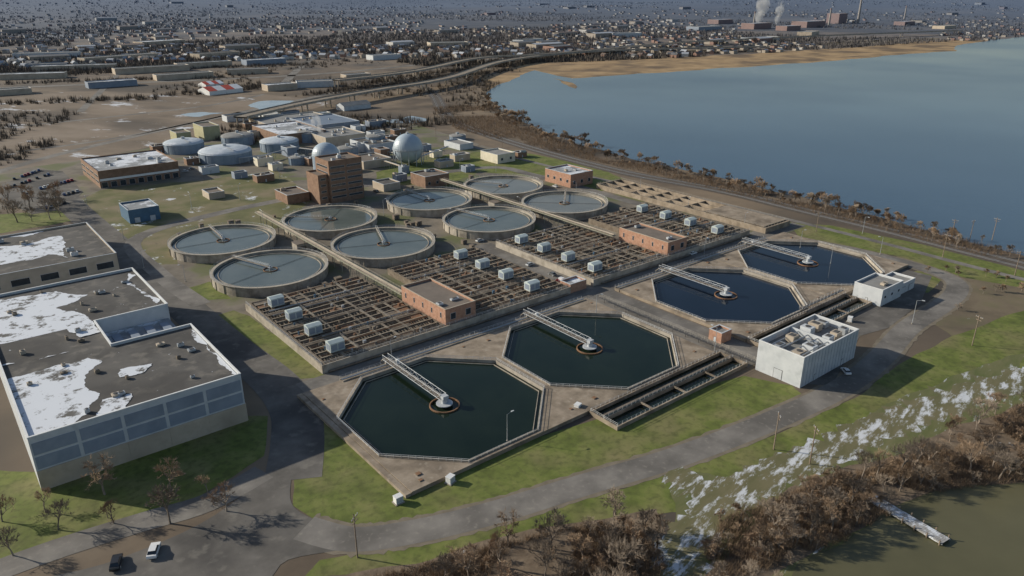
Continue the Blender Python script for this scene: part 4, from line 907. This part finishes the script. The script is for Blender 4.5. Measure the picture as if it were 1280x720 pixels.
lamp=thing("street_lamp","tall slim steel lamp post with a single arm","street lamp",(0,0,0),0,"lamp posts")
b=MB(); b.tube((0,0,0),(0,0,9),.12,.07,n=6); b.tube((0,0,8.9),(1.8,0,9.3),.05,n=5); b.obj("post",M_steel,lamp); b=MB(); b.box(1.5,2.4,-.2,.2,9.2,9.4,0,True); b.obj("lamp_head",M_lgrey,lamp); b=MB(); b.cyl(0,0,0,.4,.3,n=8); b.obj("base",M_conc,lamp)
LP=[(634,552),(1140,405),(1000,310),(1078,292),(1100,318),(1038,330),(893,440),(745,395),(880,318),(575,352),(490,452),(180,335),(232,352),(330,285),(480,270),(560,282),(650,268),(720,245),(800,240),(860,262),(930,285),(300,250),(240,262),(155,300),(110,262),(620,215),(575,215),(440,230),(350,225)]
for i,(x,y) in enumerate(LP):
    p=P(x,y)
    if i==0: lamp.location=(*p,.05)
    else: clone(lamp,(*p,.05),R.uniform(0,6.28),R.uniform(.85,1.1))
up=thing("utility_pole","weathered timber utility pole with crossarm and insulators","utility pole",(0,0,0),0,"utility poles")
b=MB(); b.tube((0,0,0),(0,0,12),.2,.13,n=7); b.obj("pole",M_pole,up)
for z,hwid in ((11,1.4),(10,1.1)):
    b=MB(); b.box(-hwid,hwid,-.28,-.14,z,z+.18,0,True); b.obj("crossarm",M_pole,up)
for x in (-1.3,-.6,.6,1.3):
    b=MB(); b.cyl(x,-.2,11.18,11.5,.09,n=6); b.obj("insulator",M_lgrey,up)
for i,(x,y) in enumerate([(447,697),(967,562),(1012,580),(1215,432),(1178,322),(1240,300),(1188,302),(1268,345),(628,190),(545,175),(1020,290),(1212,300)]):
    p=P(x,y)
    if i==0: up.location=(*p,.05); up.rotation_euler=(0,0,.6)
    else: clone(up,(*p,.05),.6+.2*i,1 if i<8 else .9)
A=Vector(P(1088,624));Bq=Vector(P(1182,680)); mid=(A+Bq)/2; d=Bq-A; ang=math.atan2(d.y,d.x); L=d.length
t=thing("dock","narrow weathered floating dock dusted with snow","dock",(mid.x,mid.y,0),ang)
b=MB()
n=int(L/.5)
for i in range(n): b.box(-L/2+i*L/n,-L/2+(i+.9)*L/n,-1.6,1.6,.75,.85,0,True)
b.box(-L/2,L/2,-1.7,-1.5,.4,.75,0,True);b.box(-L/2,L/2,1.5,1.7,.4,.75,0,True); b.obj("deck",mat("snowy_planks",[(.25,.24,.23),(.38,.38,.38)],scale=.5,snow=(.5,.5,.06)),t)
for i in range(7):
    for s in (-1.9,1.9): b=MB(); b.cyl(-L/2+.5+i*(L-1)/6,s,0,1.5,.16,n=7); b.obj("post",M_pole,t)
# ---------------- light, camera ----------------
az=Vector((-RX*.972+FX*.233,-RY*.972+FY*.233)).normalized(); EL=math.radians(23)
sd=Vector((az.x*math.cos(EL),az.y*math.cos(EL),math.sin(EL)))
sun=bpy.data.lights.new("Sun",'SUN'); sun.energy=5.0; sun.angle=math.radians(.53); sun.color=(1,.92,.77)
so=bpy.data.objects.new("sun",sun); scene.collection.objects.link(so); so.rotation_euler=sd.to_track_quat('Z','Y').to_euler(); so.location=(0,0,300)
w=bpy.data.worlds.new("World"); scene.world=w; w.use_nodes=True; nt=w.node_tree
sky=nt.nodes.new("ShaderNodeTexSky"); sky.sky_type='NISHITA'; sky.sun_disc=False; sky.sun_elevation=EL; sky.sun_rotation=math.atan2(az.x,az.y)%(2*math.pi)
bg=nt.nodes["Background"]; bg.inputs[1].default_value=.1; nt.links.new(sky.outputs[0],bg.inputs[0])
cam=bpy.data.cameras.new("Camera"); cam.sensor_width=36; cam.lens=FP/1280*36; cam.clip_end=80000; cam.clip_start=1
co=bpy.data.objects.new("Camera",cam); scene.collection.objects.link(co); co.location=(CX,CY,H); co.rotation_euler=(math.radians(90)-TH,0,math.radians(51-90)); scene.camera=co
scene.view_settings.view_transform='Standard'; scene.view_settings.look='None'; scene.view_settings.exposure=0
